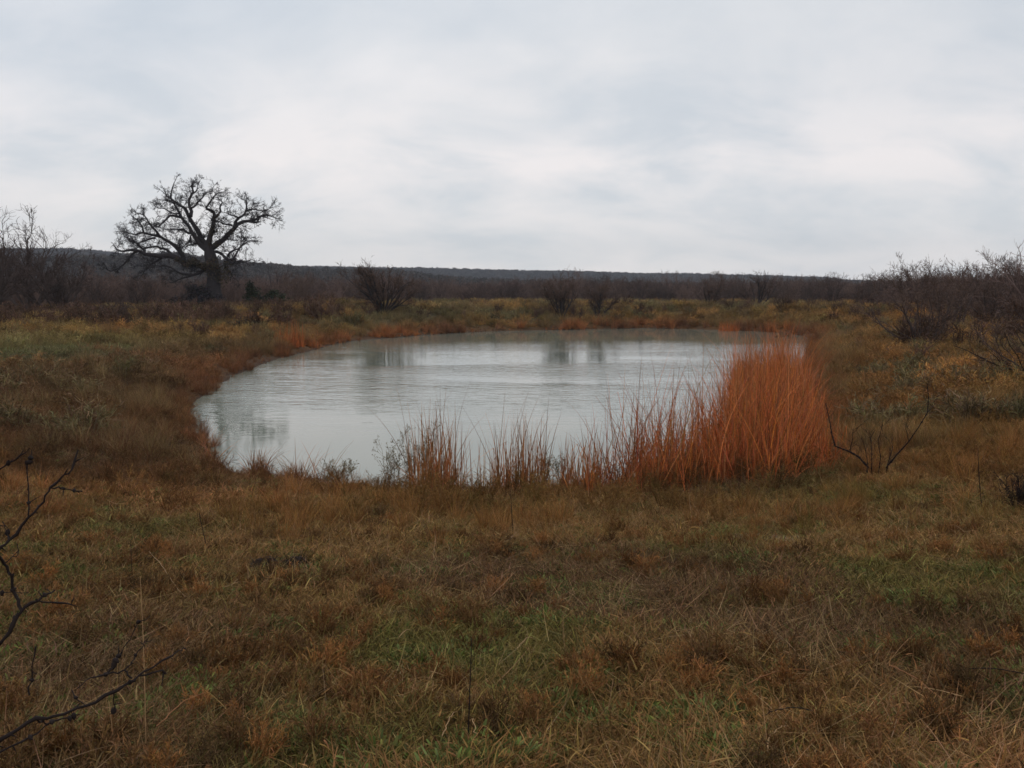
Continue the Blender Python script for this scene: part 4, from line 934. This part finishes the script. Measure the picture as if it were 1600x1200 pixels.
# rooted-up dark soil: two dark tufty clods
def clod(px, py, rx, rz_, seed, label):
    p = gpt(px, py); rg = np.random.default_rng(seed); g = Geo(); nu, nv = 26, 12
    U, Vv = np.meshgrid(np.linspace(0, 2 * math.pi, nu, endpoint=False), np.linspace(0, math.pi * 0.55, nv), indexing='ij')
    x_ = np.cos(U) * np.sin(Vv); y_ = np.sin(U) * np.sin(Vv); z_ = np.cos(Vv)
    rr_ = 0.7 + 0.6 * fbm(x_ * 3 + seed, y_ * 3 + z_ * 2 + seed, 4)
    V_ = np.stack([x_ * rx * rr_, y_ * rx * 0.7 * rr_, z_ * rz_ * rr_ - 0.02], 2)
    ii, jj = np.meshgrid(np.arange(nu), np.arange(nv - 1), indexing='ij'); a = ii * nv + jj; b_ = ((ii + 1) % nu) * nv + jj
    g.add(V_.reshape(-1, 3), np.stack([a, a + 1, b_ + 1, b_], 2).reshape(-1, 4))
    e = link('soil_clod', g.mesh('soil_clod', M_soil, False), loc=tuple(p), label=label, cat='clod', group='rooted-up clods of dark soil')
    h = Geo(); n = 90; a = rg.uniform(0, 6.283, n); rr_ = rg.uniform(0.3, 1.0, n) * rx
    bs = np.stack([np.cos(a) * rr_, np.sin(a) * rr_ * 0.7, np.full(n, 0.0) + rz_ * 0.5 * (1 - rr_ / rx)], 1)
    blades(h, bs, a, rg.uniform(0.08, 0.18, n), rg.uniform(0.1, 0.9, n), rg.uniform(0.3, 1.8, n), rg.uniform(0.004, 0.008, n), 4, tones(n, 0.5, 2.2, rg), rg)
    link('roots', h.mesh('roots', M_soil), e)
clod(415, 889, 0.17, 0.13, 1, 'wider dark clod of rooted soil, left of the pair')
clod(463, 884, 0.13, 0.11, 2, 'smaller dark clod of rooted soil, right of the pair')
p = gpt(1590, 800); g = Geo(); out = []; rg = np.random.default_rng(55)
for k_ in range(34):
    a = rg.uniform(0, 6.283); l = abs(rg.normal(0, 0.8)); dv = np.array([math.cos(a) * math.sin(l), math.sin(a) * math.sin(l), math.cos(l)])
    grow(rg, out, np.array([0, 0, -0.02]), dv, rg.uniform(0.25, 0.5), 0.006, 0, dict(seg=[4, 3, 2], crook=[.22, .35, .4], up=[.06, .05, .02], tip=[.5, .5, .4], kids=[7, 4], angle=[.6, .7], ratio=[.45, .5], rr=[.6, .7], rmin=0.0025, **{'from': [.2, .1]}))
for lv, pts, rd in out: tube(g, pts, rd, 3)
link('dark_bush', g.mesh('dark_bush', M_dark), loc=tuple(p), label='small dark twiggy bush at the right edge of the near field', cat='bush')

# bare forked sapling in the right field
p = gpt(1358, 745)
branch_thing('bare_sapling', 'forked dark bare sapling in the brown field right of the reed bed', float(p[1]), [
 ([(1352,750,0),(1356,730,0),(1342,714,.1),(1328,706,.15),(1305,697,.2),(1300,680,.2),(1296,655,.25),(1290,630,.3)], .016, .006),
 ([(1385,745,.2),(1386,729,.1),(1400,712,0),(1420,690,-.1),(1435,668,-.2),(1449,645,-.2),(1451,620,-.25),(1448,598,-.3)], .014, .005),
 ([(1362,745,.1),(1362,705,.1),(1360,685,.15),(1367,672,.2)], .009, .004),
 ([(1372,745,.1),(1376,715,.0),(1372,690,-.1),(1380,660,-.1)], .008, .003),
 ([(1328,706,.15),(1332,685,.1),(1333,670,.0)], .007, .003),
 ([(1356,730,0),(1352,700,.1),(1345,680,.1)], .006, .003),
 ([(1420,690,-.1),(1415,670,-.3),(1418,655,-.3)], .005, .002),
 ([(1449,645,-.2),(1462,630,0),(1466,615,.1)], .005, .002),
 ([(1386,729,.1),(1395,700,.4),(1392,680,.5)], .006, .003)], cat='sapling', nodes=True, seed=9)
# a low leafless branch from the right edge shrub
p = gpt(1600, 610)
branch_thing('bare_branch', 'long low bare branch reaching left from the right edge', float(p[1]) + 0.5, [
 ([(1640,590,0),(1600,581,0),(1570,575,.3),(1545,565,.5),(1522,553,.7),(1505,545,1.0),(1490,540,1.2)], .035, .010),
 ([(1570,575,.3),(1555,556,.2),(1540,545,.0)], .016, .006), ([(1545,565,.5),(1525,562,.2),(1508,560,0)], .014, .006),
 ([(1600,581,0),(1590,556,-.4),(1578,540,-.6),(1570,520,-.8)], .022, .008), ([(1522,553,.7),(1516,540,1),(1512,530,1.1)], .010, .005),
 ([(1610,575,0),(1600,540,.4),(1588,520,.5),(1592,500,.7)], .020, .008)], nodes=False, seed=12)
# pale stone in front of the oak
p = gpt(262, 493); rgs = np.random.default_rng(8); g = Geo(); nu, nv = 16, 9
U, Vv = np.meshgrid(np.linspace(0, 2 * math.pi, nu, endpoint=False), np.linspace(0, math.pi * 0.6, nv), indexing='ij')
rr_ = 0.8 + 0.5 * fbm(np.cos(U) * np.sin(Vv) * 2 + 5, np.sin(U) * 2 + np.cos(Vv) * 2, 3)
V_ = np.stack([np.cos(U) * np.sin(Vv) * 0.35, np.sin(U) * np.sin(Vv) * 0.25, np.cos(Vv) * 0.42], 2) * rr_[:, :, None]
ii, jj = np.meshgrid(np.arange(nu), np.arange(nv - 1), indexing='ij'); a = ii * nv + jj; b_ = ((ii + 1) % nu) * nv + jj
g.add(V_.reshape(-1, 3), np.stack([a, a + 1, b_ + 1, b_], 2).reshape(-1, 4))
M_stone = veg_mat('pale stone', False, (0.45, 0.42, 0.38)); p[2] = float(gz(np.array([p[0]]), np.array([p[1]]))[0]) + 0.15
link('stone', g.mesh('stone', M_stone, True), loc=tuple(p), label='small pale stone in the grass in front of the oak', cat='stone')

# ------------------------------------------------------------------ air
HAZE = True
if HAZE:
    g = Geo(); a, b_, c0, c1, lo, hi = -2300, 2300, -60, 2300, -9, 130
    Vh = [(a,c0,lo),(b_,c0,lo),(b_,c1,lo),(a,c1,lo),(a,c0,hi),(b_,c0,hi),(b_,c1,hi),(a,c1,hi)]
    g.add(Vh, [[0,3,2,1],[4,5,6,7],[0,1,5,4],[1,2,6,5],[2,3,7,6],[3,0,4,7]])
    m = bpy.data.materials.new('haze'); m.use_nodes = True; t = m.node_tree; t.nodes.clear()
    vo = t.nodes.new('ShaderNodeVolumePrincipled'); vo.inputs['Color'].default_value = (0.80, 0.88, 1.0, 1); vo.inputs['Density'].default_value = 0.00016
    oo = t.nodes.new('ShaderNodeOutputMaterial'); t.links.new(vo.outputs[0], oo.inputs['Volume'])
    link('haze', g.mesh('haze', m), kind='stuff')
